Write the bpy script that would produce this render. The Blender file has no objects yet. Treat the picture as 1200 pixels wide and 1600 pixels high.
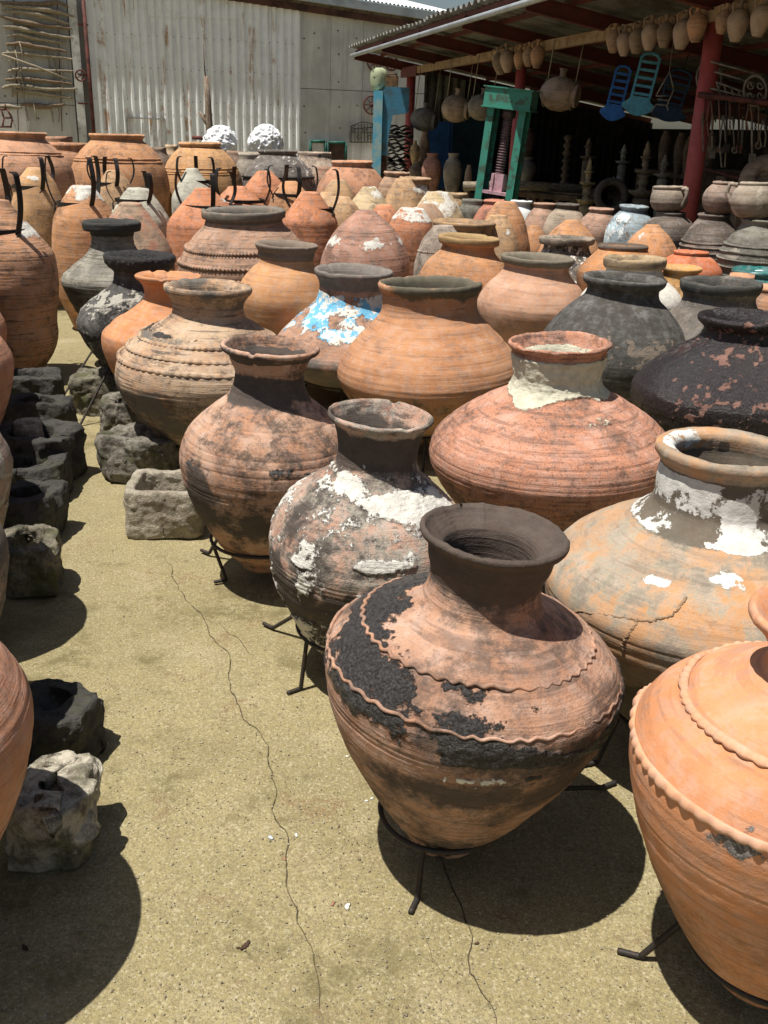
import bpy, math, random
import numpy as np
from mathutils import Vector, Matrix
R_ = math.radians
sc = bpy.context.scene
COL = sc.collection
rng = random.Random(7)

# ------------------------------------------------------------------ camera, sky, sun, exposure
F_, CH = 1470.0, 1.6
PITCH, ROLL = R_(22.0), R_(1.93)
Fw = np.array([0, math.cos(PITCH), -math.sin(PITCH)])
U0 = np.array([0, math.sin(PITCH), math.cos(PITCH)]); R0 = np.array([1., 0, 0])
Rt = math.cos(ROLL)*R0 + math.sin(ROLL)*U0
Up = -math.sin(ROLL)*R0 + math.cos(ROLL)*U0
cam = bpy.data.cameras.new('camera'); co = bpy.data.objects.new('camera', cam); COL.objects.link(co)
cam.sensor_fit = 'VERTICAL'; cam.sensor_height = 36; cam.lens = 36*F_/1600
cam.clip_start = .02; cam.clip_end = 2000
M = Matrix(((Rt[0], Up[0], -Fw[0], 0), (Rt[1], Up[1], -Fw[1], 0), (Rt[2], Up[2], -Fw[2], CH), (0, 0, 0, 1)))
co.matrix_world = M
sc.camera = co
w = bpy.data.worlds.new('World'); sc.world = w; w.use_nodes = True
nt = w.node_tree; bg = nt.nodes['Background']
sky = nt.nodes.new('ShaderNodeTexSky'); sky.sky_type = 'NISHITA'; sky.sun_disc = False
sky.sun_elevation = R_(72); sky.sun_rotation = R_(-121); sky.air_density = 1.2; sky.dust_density = 2.0
nt.links.new(sky.outputs[0], bg.inputs[0]); bg.inputs[1].default_value = .05
sun = bpy.data.lights.new('sun', 'SUN'); so = bpy.data.objects.new('sun', sun); COL.objects.link(so)
sun.energy = 5.0; sun.angle = R_(.53); sun.color = (1, .955, .88)
SUNDIR = Vector((-.25, -.15, .957)).normalized()
so.rotation_euler = SUNDIR.to_track_quat('Z', 'Y').to_euler()
sc.view_settings.view_transform = 'Standard'; sc.view_settings.look = 'None'
sc.view_settings.exposure = .44; sc.view_settings.gamma = 1; sc.view_settings.use_curve_mapping = False
sc.render.engine = 'CYCLES'
sc.cycles.max_bounces = 4; sc.cycles.diffuse_bounces = 2; sc.cycles.glossy_bounces = 2

# ------------------------------------------------------------------ measuring helpers (real-world places from sight lines)
def ray(x, y): return Fw + Rt*(x-600)/F_ - Up*(y-800)/F_
def at(x, y, D):
    d = ray(x, y); return np.array([0, 0, CH]) + d*(D/math.hypot(d[0], d[1]))
def ground(x, y, z=0):
    d = ray(x, y); return np.array([0, 0, CH]) + d*((z-CH)/d[2])
def depth(P): return float((np.array(P)-np.array([0, 0, CH]))@Fw)
def z_on_axis(X, Y, y):
    k = (800-y)/F_; a = X*Up[0]+Y*Up[1]; b = X*Fw[0]+Y*Fw[1]
    return CH + (k*b-a)/(Up[2]-k*Fw[2])

# ------------------------------------------------------------------ numpy noise
def _h(ix, iy, iz, s):
    n = (ix*374761393 + iy*668265263 + iz*2147483647 + s*1274126177) & 0xffffffff
    n = ((n ^ (n >> 13))*1274126177) & 0xffffffff
    return ((n ^ (n >> 16)) & 0xffff)/32767.5 - 1
def noise3(P, s=0):
    i = np.floor(P).astype(np.int64); f = P-i; u = f*f*(3-2*f)
    r = 0
    for dx in (0, 1):
        wx = u[:, 0] if dx else 1-u[:, 0]
        for dy in (0, 1):
            wy = u[:, 1] if dy else 1-u[:, 1]
            for dz in (0, 1):
                wz = u[:, 2] if dz else 1-u[:, 2]
                r = r + wx*wy*wz*_h(i[:, 0]+dx, i[:, 1]+dy, i[:, 2]+dz, s)
    return r
def fbm(P, sc_=1., s=0, oc=4, st=(1, 1, 1)):
    P = P*np.array(st)*sc_; r = 0; a = 1
    for k in range(oc):
        r = r + a*noise3(P*(2**k)+k*17.3, s+k); a *= .55
    return r*.75
def sm(a, b, x):
    t = np.clip((x-a)/(b-a), 0, 1); return t*t*(3-2*t)
def ga(x, c, w_): return np.exp(-((x-c)/w_)**2)

# ------------------------------------------------------------------ mesh helpers
def mesh_np(name, V, Fq, smooth=True):
    me = bpy.data.meshes.new(name)
    V = np.asarray(V, np.float32); Fq = np.asarray(Fq, np.int32); k = Fq.shape[1]
    me.vertices.add(len(V)); me.vertices.foreach_set('co', V.ravel())
    me.loops.add(Fq.size); me.loops.foreach_set('vertex_index', Fq.ravel())
    me.polygons.add(len(Fq)); me.polygons.foreach_set('loop_start', np.arange(0, Fq.size, k, dtype=np.int32))
    me.polygons.foreach_set('loop_total', np.full(len(Fq), k, np.int32))
    me.polygons.foreach_set('use_smooth', np.full(len(Fq), smooth, bool))
    me.update(calc_edges=True); me.validate()
    return me
def grid_faces(rows, seg):
    I = np.arange((rows-1)*seg).reshape(rows-1, seg); J = np.roll(I, -1, axis=1)
    return np.c_[I.ravel(), J.ravel(), (J+seg).ravel(), (I+seg).ravel()]
class MB:
    """collects shapes for one mesh"""
    def __init__(s): s.v = []; s.f = []; s.sm = []
    def add(s, vs, fs, smooth=False):
        o = len(s.v); s.v += [tuple(map(float, v)) for v in vs]; s.f += [tuple(i+o for i in f) for f in fs]; s.sm += [smooth]*len(fs); return s
    def box(s, c, d, rot=None, taper=1.0):
        c = Vector(c); hx, hy, hz = d[0]/2, d[1]/2, d[2]/2; vs = []
        for z in (-hz, hz):
            t = taper if z > 0 else 1
            for x, y in ((-hx, -hy), (hx, -hy), (hx, hy), (-hx, hy)):
                p = Vector((x*t, y*t, z)); p = rot @ p if rot is not None else p; vs.append(c+p)
        return s.add(vs, [(0, 3, 2, 1), (4, 5, 6, 7), (0, 1, 5, 4), (1, 2, 6, 5), (2, 3, 7, 6), (3, 0, 4, 7)])
    def tube(s, pts, r, n=8, closed=False, flat=None):
        pts = [Vector(p) for p in pts]; m = len(pts); rs = r if isinstance(r, (list, tuple)) else [r]*m
        vs = []; pn = None
        for i, p in enumerate(pts):
            if closed: t = pts[(i+1) % m]-pts[i-1]
            else: t = pts[min(i+1, m-1)]-pts[max(i-1, 0)]
            t.normalize()
            if pn is None:
                a = Vector((0, 0, 1)) if abs(t.z) < .9 else Vector((1, 0, 0)); pn = (a-t*a.dot(t)).normalized()
            else: pn = (pn-t*pn.dot(t)).normalized()
            b = t.cross(pn)
            for k in range(n):
                a = 2*math.pi*k/n
                vs.append(p+(pn*math.cos(a)*(flat or 1)+b*math.sin(a))*rs[i])
        fs = []
        for i in range(m if closed else m-1):
            for k in range(n):
                j = (i+1) % m
                fs.append((i*n+k, i*n+(k+1) % n, j*n+(k+1) % n, j*n+k))
        if not closed: fs += [tuple(range(n))[::-1], tuple(range((m-1)*n, m*n))]
        return s.add(vs, fs, True)
    def lathe(s, prof, n=16, c=(0, 0, 0), rot=None, rf=None):
        vs = []; c = Vector(c)
        for r, z in prof:
            for k in range(n):
                a = 2*math.pi*k/n; q = r*(rf(a, z) if rf else 1)
                p = Vector((q*math.cos(a), q*math.sin(a), z)); vs.append(c+(rot @ p if rot is not None else p))
        fs = [(i*n+k, i*n+(k+1) % n, (i+1)*n+(k+1) % n, (i+1)*n+k) for i in range(len(prof)-1) for k in range(n)]
        if prof[0][0] > 1e-4: fs.append(tuple(range(n))[::-1])
        if prof[-1][0] > 1e-4: fs.append(tuple(range((len(prof)-1)*n, len(prof)*n)))
        return s.add(vs, fs, True)
    def build(s, name, mat, parent=None, loc=None):
        me = bpy.data.meshes.new(name); me.from_pydata(s.v, [], s.f)
        me.polygons.foreach_set('use_smooth', s.sm); me.update()
        if mat: me.materials.append(mat)
        return link(name, me, parent, loc)
def link(name, me, parent=None, loc=None):
    o = bpy.data.objects.new(name, me); COL.objects.link(o)
    if parent is not None: o.parent = parent
    if loc is not None: o.location = loc
    return o
def empty(name, loc, rz=0):
    o = bpy.data.objects.new(name, None); COL.objects.link(o); o.location = loc; o.rotation_euler = (0, 0, rz); return o
def tag(o, label, cat, group=None):
    o['label'] = label; o['category'] = cat
    if group: o['group'] = group
    return o
def struct(o, label=None):
    o['kind'] = 'structure'
    if label: o['label'] = label
    return o
def copy_tree(o, parent=None, loc=None, rot=None):
    c = o.copy(); COL.objects.link(c)
    if parent is not None: c.parent = parent
    if loc is not None: c.location = loc
    if rot is not None: c.rotation_euler = rot
    for ch in list(o.children): copy_tree(ch, c)
    return c

# ------------------------------------------------------------------ materials
def N(nt, t, **kw):
    n = nt.nodes.new(t)
    for k, v in kw.items():
        if k.startswith('i_'): n.inputs[k[2:].replace('_', ' ')].default_value = v
        else: setattr(n, k, v)
    return n
def mk(name):
    m = bpy.data.materials.new(name); m.use_nodes = True
    return m, m.node_tree, m.node_tree.nodes['Principled BSDF'], m.node_tree.links
def noise(nt, vec, scale, detail=4, rough=.6, sx=None):
    L = nt.links
    if sx:
        mp = N(nt, 'ShaderNodeMapping'); mp.inputs['Scale'].default_value = sx; L.new(vec, mp.inputs[0]); vec = mp.outputs[0]
    n = N(nt, 'ShaderNodeTexNoise'); n.inputs['Scale'].default_value = scale; n.inputs['Detail'].default_value = detail
    n.inputs['Roughness'].default_value = rough; L.new(vec, n.inputs['Vector']); return n.outputs[0]
def ramp(nt, fac, a, b, c0=0, c1=1):
    r = N(nt, 'ShaderNodeMapRange'); r.interpolation_type = 'SMOOTHSTEP'
    r.inputs[1].default_value = a; r.inputs[2].default_value = b; r.inputs[3].default_value = c0; r.inputs[4].default_value = c1
    nt.links.new(fac, r.inputs[0]); return r.outputs[0]
def mix(nt, fac, a, b, mode='MIX'):
    m = N(nt, 'ShaderNodeMix', data_type='RGBA', blend_type=mode)
    for i, v in ((0, fac), (6, a), (7, b)):
        if hasattr(v, 'is_linked') or hasattr(v, 'links'): nt.links.new(v, m.inputs[i])
        elif i == 0: m.inputs[0].default_value = v
        else: m.inputs[i].default_value = (*v, 1) if len(v) == 3 else v
    return m.outputs[2]
def math_(nt, op, a, b=0.):
    m = N(nt, 'ShaderNodeMath', operation=op)
    for i, v in ((0, a), (1, b)):
        if isinstance(v, (int, float)): m.inputs[i].default_value = v
        else: nt.links.new(v, m.inputs[i])
    return m.outputs[0]

def pottery(name, c1, c2, dirt=(.09, .075, .055), dirt_amt=.45, plaster=(.72, .69, .62), tar=(.025, .022, .02), soot=(.07, .062, .052),
            stri=.5, stri_scale=70, speck=.3, rough=.9, tar_rough=.45, bump=.5, grime=.45, grime_c=(.045, .036, .03), seed=0, pal2=None, blot=None, blot_amt=.0):
    m, nt, bs, L = mk(name)
    tc = N(nt, 'ShaderNodeTexCoord'); mp = N(nt, 'ShaderNodeMapping'); mp.inputs['Location'].default_value = (seed*3.7, seed*1.3, 0)
    L.new(tc.outputs['Object'], mp.inputs[0]); v = mp.outputs[0]
    n1 = noise(nt, v, 5, 5, .65); n2 = noise(nt, v, 26, 5, .7); n3 = noise(nt, v, 170, 3, .7)
    ns = noise(nt, v, 1, 3, .6, (3, 3, stri_scale)); ns2 = noise(nt, v, 1, 2, .6, (9, 9, stri_scale*3.3))
    col = mix(nt, ramp(nt, n1, .38, .62), c1, c2)
    if blot: col = mix(nt, ramp(nt, noise(nt, v, 9, 6, .75), .62-.25*blot_amt, .72-.2*blot_amt), col, blot)
    # salt bloom / dust lightening and grime
    col = mix(nt, ramp(nt, n2, .40, .68, .0, .42), col, tuple(min(1, x*.6+.26) for x in c1))
    col = mix(nt, ramp(nt, noise(nt, v, 13, 6, .8), .50, .70, 0, .45), col, tuple(x*.62 for x in c2))
    d = math_(nt, 'MULTIPLY', ramp(nt, n1, .44, .68), ramp(nt, n2, .35, .62)); d = math_(nt, 'MULTIPLY', d, dirt_amt)
    col = mix(nt, d, col, dirt)
    col = mix(nt, math_(nt, 'MULTIPLY', ramp(nt, ns, .55, .63, 0, stri*.75), ramp(nt, n2, .35, .55, .25, 1)), col, tuple(x*.55 for x in dirt))
    col = mix(nt, math_(nt, 'MULTIPLY', ramp(nt, ns2, .58, .64, 0, stri*.6), ramp(nt, n1, .40, .6, .2, 1)), col, tuple(x*.45 for x in c2))
    col = mix(nt, ramp(nt, n3, .55, .66, 0, speck), col, dirt)
    col = mix(nt, math_(nt, 'MULTIPLY', ramp(nt, noise(nt, v, 75, 4, .8), .56, .62, 0, .9*speck), ramp(nt, n1, .42, .6)), col, tuple(x*.6 for x in dirt))
    g1 = noise(nt, v, 4.5, 8, .78); g2 = noise(nt, v, 1, 6, .75, (10, 10, 26))
    gm = math_(nt, 'MULTIPLY', ramp(nt, g1, .57-.13*grime, .67-.10*grime), ramp(nt, n2, .30, .5, .35, 1)); col = mix(nt, math_(nt, 'MULTIPLY', gm, min(1, grime*1.15)), col, grime_c)
    gs = ramp(nt, g2, .60-.08*grime, .68-.06*grime, 0, min(1, grime)); col = mix(nt, gs, col, tuple(x*1.3 for x in grime_c))
    at_ = N(nt, 'ShaderNodeAttribute', attribute_name='m'); sp = N(nt, 'ShaderNodeSeparateColor'); L.new(at_.outputs['Color'], sp.inputs[0])
    nb = noise(nt, v, 60, 5, .75)
    def layer(ch, w_):
        a = math_(nt, 'ADD', sp.outputs[ch], math_(nt, 'MULTIPLY', math_(nt, 'SUBTRACT', nb, .5), .9)); return ramp(nt, a, .5-w_, .5+w_)
    S = layer(2, .22); T = layer(1, .05); Pl = layer(0, .03)
    col = mix(nt, math_(nt, 'MULTIPLY', S, .93), col, mix(nt, n2, tuple(x*.55 for x in soot), tuple(x*1.7 for x in soot)))  # soot, plus shade painted into mouth insides; lower bodies darker
    tcol = mix(nt, ramp(nt, n3, .4, .66), tar, tuple(x*2.6+.012 for x in tar)); col = mix(nt, T, col, tcol)
    if pal2:
        cp = mix(nt, ramp(nt, noise(nt, v, 14, 5, .7), .47, .53), plaster, pal2)
    else: cp = mix(nt, ramp(nt, n2, .3, .7), plaster, tuple(x*.72 for x in plaster))
    col = mix(nt, Pl, col, cp)
    L.new(col, bs.inputs['Base Color'])
    r = mix(nt, T, (rough,)*3, (tar_rough,)*3); L.new(r, bs.inputs['Roughness']); bs.inputs['Specular IOR Level'].default_value = .3
    h = math_(nt, 'ADD', math_(nt, 'MULTIPLY', n2, .5), math_(nt, 'MULTIPLY', n3, .30))
    h = math_(nt, 'ADD', h, math_(nt, 'MULTIPLY', ns, stri*1.1)); h = math_(nt, 'ADD', h, math_(nt, 'MULTIPLY', ns2, stri*.35))
    h = math_(nt, 'ADD', h, math_(nt, 'MULTIPLY', T, math_(nt, 'ADD', math_(nt, 'MULTIPLY', nb, 2.2), .2)))
    h = math_(nt, 'ADD', h, math_(nt, 'MULTIPLY', Pl, math_(nt, 'ADD', math_(nt, 'MULTIPLY', nb, .8), .5)))
    b = N(nt, 'ShaderNodeBump'); b.inputs['Strength'].default_value = bump; b.inputs['Distance'].default_value = .008
    L.new(h, b.inputs['Height']); L.new(b.outputs[0], bs.inputs['Normal'])
    return m

def plain(name, c, rough=.7, metal=0., var=.25, scale=12, bump=.15, dist=.003, c2=None, lo=.4, hi=.65, st=None):
    m, nt, bs, L = mk(name)
    tc = N(nt, 'ShaderNodeTexCoord'); v = tc.outputs['Object']
    n = noise(nt, v, scale, 5, .65, st)
    c2 = c2 or tuple(x*(1-var*1.6) for x in c)
    col = mix(nt, ramp(nt, n, lo, hi), c, c2)
    n2 = noise(nt, v, scale*7, 3, .6, st); col = mix(nt, ramp(nt, n2, .45, .75, 0, var), col, tuple(x*.6 for x in c))
    L.new(col, bs.inputs['Base Color']); bs.inputs['Roughness'].default_value = rough; bs.inputs['Metallic'].default_value = metal
    bs.inputs['Specular IOR Level'].default_value = .35
    b = N(nt, 'ShaderNodeBump'); b.inputs['Strength'].default_value = bump*2; b.inputs['Distance'].default_value = dist
    L.new(math_(nt, 'ADD', n, n2), b.inputs['Height']); L.new(b.outputs[0], bs.inputs['Normal'])
    return m
# ------------------------------------------------------------------ warehouse behind the yard
Wa = at(0, 190, 22.0)[:2]; Wb = at(600, 200, 22.8)[:2]
WU = (Wb-Wa)/np.linalg.norm(Wb-Wa); WN = np.array([WU[1], -WU[0]])           # WN points to the camera side
if WN @ Wa > 0: WN = -WN
def wall_uz(px, py, off=0.):
    """where a sight line meets the warehouse wall: distance along it and height"""
    d = ray(px, py); o = Wa+WN*off; A = np.array([[d[0], -WU[0]], [d[1], -WU[1]]]); t, u = np.linalg.solve(A, o); return u, CH+d[2]*t
def wall_P(u, z, off=0.): p = Wa+WU*u+WN*off; return Vector((p[0], p[1], z))
wrot = math.atan2(WU[1], WU[0])
def conc(name, seed, c=(.36, .345, .30)):
    m, nt, bs, L = mk(name); tc = N(nt, 'ShaderNodeTexCoord'); v = tc.outputs['Object']
    n1 = noise(nt, v, 1.1+seed*.07, 6, .65); n2 = noise(nt, v, 1, 4, .65, (6, 6, .5)); n3 = noise(nt, v, 30, 4, .7)
    col_ = mix(nt, ramp(nt, n1, .35, .65), c, tuple(x*.78 for x in c)); col_ = mix(nt, ramp(nt, n2, .5, .7, 0, .55), col_, tuple(x*.55 for x in c))
    col_ = mix(nt, ramp(nt, n2, .45, .3, 0, .4), col_, tuple(min(1, x*1.35) for x in c)); col_ = mix(nt, ramp(nt, n3, .55, .75, 0, .3), col_, tuple(x*.6 for x in c))
    L.new(col_, bs.inputs['Base Color']); bs.inputs['Roughness'].default_value = .9
    b = N(nt, 'ShaderNodeBump'); b.inputs['Distance'].default_value = .01; L.new(n3, b.inputs['Height']); L.new(b.outputs[0], bs.inputs['Normal']); return m
wh = empty('warehouse', (Wa[0], Wa[1], 0), wrot); tag(wh, 'long concrete warehouse with a tall white corrugated door across the back of the yard', 'building')
# local frame of the warehouse: x along the wall, y away from the camera, z up
def wloc(u, z, off=0.): return (u, -off, z)
MC = [conc('wall_concrete_%d' % i, i, (.54+.03*i, .535+.028*i, .50+.025*i)) for i in range(3)]
uv = lambda x, y=150: wall_uz(x, y)[0]
_a, _b = wall_uz(365, 2), wall_uz(600, 37)
EK = (_b[1]-_a[1])/(_b[0]-_a[0]); EV = lambda u: _b[1]+EK*(u-_b[0])
def panel(u0, u1, z0, z1, m, th=.12, name='concrete_panel', off=0.):
    a, c = u0+.003, u1-.003; za, zc_ = (EV(a), EV(c)) if z1 is None else (z1-.006, z1-.006); z0 += .006; y0, y1 = -off, th-off
    b = MB(); b.add([(a, y0, z0), (c, y0, z0), (c, y1, z0), (a, y1, z0), (a, y0, za), (c, y0, zc_), (c, y1, zc_), (a, y1, za)], [(0, 3, 2, 1), (4, 5, 6, 7), (0, 1, 5, 4), (1, 2, 6, 5), (2, 3, 7, 6), (3, 0, 4, 7)]); return b.build(name, m, wh)
zs = wall_uz(516, 140)[1]
for cols, zc in (((-160, -90, -28, 38, 116), 1.9), ((469, 516, 566, 620, 690, 760), zs)):
    for i in range(len(cols)-1):
        panel(uv(cols[i]), uv(cols[i+1]), 0, zc, MC[i % 3]); panel(uv(cols[i]), uv(cols[i+1]), zc, None, MC[(i+1) % 3])
core = panel(uv(-160), uv(760), 0, None, MC[0], .3, 'wall_core', -.14)
mh = plain('hole_dark', (.03, .028, .025), .9)
hb = MB()
for x, y in ((528, 48), (529, 85), (529, 128), (557, 60), (562, 87), (530, 167), (531, 200), (558, 165), (560, 201), (498, 75), (491, 52), (475, 166), (60, 185), (20, 188), (8, 150), (104, 178), (475, 60), (555, 30), (477, 207)):
    u, z = wall_uz(x, y); hb.lathe([(.001, 0), (.015, 0), (.015, .01), (.001, .011)], 8, (u, -.002, z), Matrix.Rotation(R_(90), 3, 'X'))
hb.build('tie_hole', mh, wh)['kind'] = 'stuff'
# white corrugated door made of sheets
m, nt, bs, L = mk('white_corrugated'); tc = N(nt, 'ShaderNodeTexCoord'); v = tc.outputs['Object']
n1 = noise(nt, v, 1, 5, .7, (4, 4, .35)); n2 = noise(nt, v, 2.2, 5, .7); n3 = noise(nt, v, 1, 4, .6, (14, 14, .8))
c_ = mix(nt, ramp(nt, n2, .35, .7), (.84, .86, .86), (.74, .75, .74)); c_ = mix(nt, ramp(nt, n3, .55, .72, 0, .5), c_, (.42, .40, .36))
c_ = mix(nt, math_(nt, 'MULTIPLY', ramp(nt, n1, .53, .64), ramp(nt, n2, .44, .58)), c_, (.42, .23, .11)); L.new(c_, bs.inputs['Base Color']); bs.inputs['Roughness'].default_value = .6
MCW = m
def corr(u0, u1, z0, z1, y, pitch, amp, m, parent, name='corrugated_sheet', prof='trap', nz=6):
    n = max(2, int((u1-u0)/pitch*8)); V = []; Fc = []
    for i in range(n+1):
        u = u0+(u1-u0)*i/n; t = ((u/pitch) % 1); s = math.cos(2*math.pi*t); s = max(-.6, min(.6, s))/.6 if prof == 'trap' else s
        for k in range(2): V.append((u, y-amp*s, (z0, EV(u)+.02 if z1 is None else z1)[k]))
    for i in range(n): Fc.append((i*2, i*2+2, i*2+3, i*2+1))
    b = MB(); b.add(V, Fc, False); return b.build(name, m, parent)
u0, u1 = uv(141), uv(468); ztop = None; ns = 7; zseam = wall_uz(300, 29)[1]
corr(u0, u1, .02, ztop, .10, .165, .004, MCW, wh, 'door_backing')
for i in range(ns):
    a, b_ = u0+(u1-u0)*i/ns, u0+(u1-u0)*(i+1)/ns
    yo = -.03-.008*(i % 2)
    if 2 <= i <= 4: corr(a, b_+.02, .05, zseam+.02*i, yo, .165, .022, MCW, wh); corr(a, b_+.02, zseam-.05+.02*i, ztop, yo-.012, .165, .022, MCW, wh)
    else: corr(a, b_+.02, .05+.02*(i % 2), ztop, yo, .165, .022, MCW, wh)
mrs = plain('screw_rust', (.20, .13, .09), .8); sb_ = MB()
for i in range(40):
    for zz in (1.45, 2.05, 2.65, 3.25): 
        u = u0+.08+i*.165
        if u < u1: sb_.box((u, -.066, zz+.01*(i % 3)), (.016, .012, .016))
sb_.build('screw', mrs, wh)['kind'] = 'stuff'
hu0, hz1 = wall_uz(198, 184, .07); hu1, _ = wall_uz(258, 188, .07); hd = MB()
for bx in (((hu0+hu1)/2, hz1, hu1-hu0, .025), (hu0, hz1/2, .025, hz1), (hu1, hz1/2, .025, hz1)): hd.box((bx[0], -.075, bx[1]), (bx[2], .015, bx[3]))
hd.build('hatch_frame', plain('hatch_grey', (.42, .41, .38), .7), wh)
tr = MB(); tr.box(((uv(118)+uv(131))/2, -.06, 1.9), (uv(131)-uv(118), .12, 3.9)); tr.build('door_jamb', plain('jamb_white', (.60, .60, .56), .7, var=.3, scale=4), wh)
# rusty rail pole in front of the jamb
MRR = plain('rust_red', (.13, .04, .03), .75, var=.4, scale=9)
pa = wall_uz(130, 0, .25); pb = wall_uz(147, 207, .25); b = MB(); b.tube([(pa[0], -.25, pa[1]+.6), (pb[0], -.25, .0)], .038, 10)
for y in (39, 117, 162): u, z = wall_uz(137, y, .2); b.box((u-.09, -.2, z), (.2, .03, .03))
b.build('rail_pole', MRR, wh)
vu, vz = wall_uz(126, 118, .3); b = MB(); 
rot = Matrix.Rotation(R_(90), 3, 'X')
b.tube([(vu+.10*math.cos(k*.3927), -.3, vz+.10*math.sin(k*.3927)) for k in range(16)], .016, 6, True)
for k in range(5): b.tube([(vu, -.3, vz), (vu+.1*math.cos(k*1.2566), -.3, vz+.1*math.sin(k*1.2566))], .010, 5)
b.build('pulley_wheel', MIRON0 if 'MIRON0' in globals() else MRR, wh)
# eave, fascia, gutter and roof
ue = uv(712, 60); ul = uv(-160)
MTB = plain('eave_timber', (.20, .15, .10), .9, var=.4, scale=6); MFA = plain('fascia_brown', (.10, .045, .03), .85, var=.4, scale=5); MGU = plain('gutter_blue_grey', (.42, .47, .50), .5, var=.2, scale=3)
def strip(y0, y1, dz0, dz1, m_, name):
    b = MB(); b.add([(ul, y0, EV(ul)+dz0), (ue, y0, EV(ue)+dz0), (ue, y1, EV(ue)+dz0), (ul, y1, EV(ul)+dz0), (ul, y0, EV(ul)+dz1), (ue, y0, EV(ue)+dz1), (ue, y1, EV(ue)+dz1), (ul, y1, EV(ul)+dz1)], [(0, 3, 2, 1), (4, 5, 6, 7), (0, 1, 5, 4), (1, 2, 6, 5), (2, 3, 7, 6), (3, 0, 4, 7)]); return b.build(name, m_, wh)
strip(-.12, .0, 0, .12, MFA, 'fascia'); strip(-.10, .0, .123, .18, MTB, 'timber_strip')
strip(-.20, -.02, .183, .34, MGU, 'gutter')
mro = plain('roof_pale_metal', (.66, .68, .68), .5, var=.12, scale=3)
V = []; Fc = []; n = 260
for i in range(n+1):
    u = ul+(ue+.1-ul)*i/n; h = .02*math.cos(i*math.pi)
    V += [(u, -.22, EV(u)+.37+h), (u, 9.0, EV(u)+.37+1.5+h)]
for i in range(n): Fc.append((i*2, i*2+2, i*2+3, i*2+1))
b = MB(); b.add(V, Fc); b.build('roof', mro, wh)
strip(.46, 9.0, -3.5, .1, MC[1], 'hall')
# ------------------------------------------------------------------ worn ox yokes on the wall
MYW = plain('grey_driftwood', (.44, .37, .265), .9, var=.4, scale=14, st=(1, 6, 6), bump=.5, dist=.01)
MYB = plain('brown_driftwood', (.30, .215, .14), .9, var=.4, scale=14, st=(1, 6, 6), bump=.5, dist=.01)
def wallpos(px, py, off): u, z = wall_uz(px, py, off); return wall_P(u, z, off)
YK = [((0, 3), (60, 6), (90, 4), (115, 15), 'topmost yoke, cut by the upper edge of the picture'), ((2, 8), (50, 13), (90, 18), (117, 27), 'second yoke from the top, brown with a lashed middle'), ((2, 16), (45, 20), (80, 28), (109, 38), 'third yoke from the top, its right end bent down'),
      ((0, 25), (30, 33), (65, 39), (113, 45), 'fourth yoke from the top, with knobs near its middle'), ((5, 42), (25, 43), (60, 51), (115, 60), 'fifth yoke from the top, slender and grey'), ((11, 57), (30, 54), (60, 61), (104, 67), 'sixth yoke from the top, short'),
      ((10, 70), (30, 68), (60, 73), (105, 80), 'seventh yoke from the top, with a gentle curve'), ((4, 84), (25, 83), (70, 87), (116, 93), 'straight heavy yoke above the slanting stick'), ((12, 112), (30, 108), (70, 110), (114, 111), 'brown yoke crossed by the slanting stick'),
      ((8, 125), (30, 123), (70, 126), (113, 131), 'rough yoke just under the slanting stick'), ((4, 138), (20, 134), (70, 139), (121, 139), 'widest grey yoke with a pointed left end'), ((19, 150), (30, 142), (70, 147), (113, 153), 'yoke with both ends bent down steeply'),
      ((32, 163), (50, 164), (75, 167), (102, 162), 'lowest yoke with an iron ring at its middle'), ((-6, 166), (8, 166), (20, 167), (34, 168), 'thin pole end left of the lowest yoke')]
rr_ = random.Random(4)
for i, (a, b1, c, d, lb) in enumerate(YK):
    P = [wallpos(*q, .10) for q in (a, b1, c, d)]; o0 = P[1].copy(); e = empty('ox_yoke', o0); tag(e, 'weathered wooden '+lb, 'yoke', 'ox yokes hung on the concrete wall')
    pts = []; 
    for k in range(25):
        t = k/24*3; j = min(2, int(t)); f = t-j; p0 = P[max(0, j-1)]; p1 = P[j]; p2 = P[j+1]; p3 = P[min(3, j+2)]
        q = .5*((2*p1)+(p2-p0)*f+(2*p0-5*p1+4*p2-p3)*f*f+(3*p1-p0-3*p2+p3)*f**3); pts.append(q-o0+Vector((0, 0, rr_.uniform(-.006, .006))))
    r0 = rr_.uniform(.030, .040); rad = [r0*(.62+.5*math.sin(math.pi*k/24)+.35*math.exp(-((k-12)/2.2)**2)+rr_.uniform(-.08, .08)) for k in range(25)]
    b = MB(); b.tube(pts, rad, 8); b.build('beam', MYW if i % 3 else MYB, e)
    for s, lenp in ((4, 1), (20, 1)):
        if i in (6, 7, 8, 9, 12): 
            b = MB(); q = pts[s]; l = rr_.uniform(.30, .42); b.tube([q+Vector((0, 0, .05)), q+Vector((.02, 0, -l*.5)), q+Vector((rr_.uniform(-.02, .10), -.02, -l))], .012, 5); b.build('bow_pin', MYW, e)
            q = q+Vector((.16 if s < 10 else -.16, 0, 0)); b = MB(); b.tube([q+Vector((0, 0, .06)), q+Vector((.03, 0, -l*.5)), q+Vector((.05, -.02, -l))], .011, 5); b.build('bow_pin', MYW, e)
P0, P1 = wallpos(2, 85, .2), wallpos(110, 126, .2); b = MB(); b.tube([P0-P0, (P1-P0)*.5+Vector((0, 0, .02)), P1-P0], [.02, .022, .016], 7); tag(b.build('wooden_stick', MYW, None, P0), 'thin wooden stick slanting down across the wall of yokes', 'stick')
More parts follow.
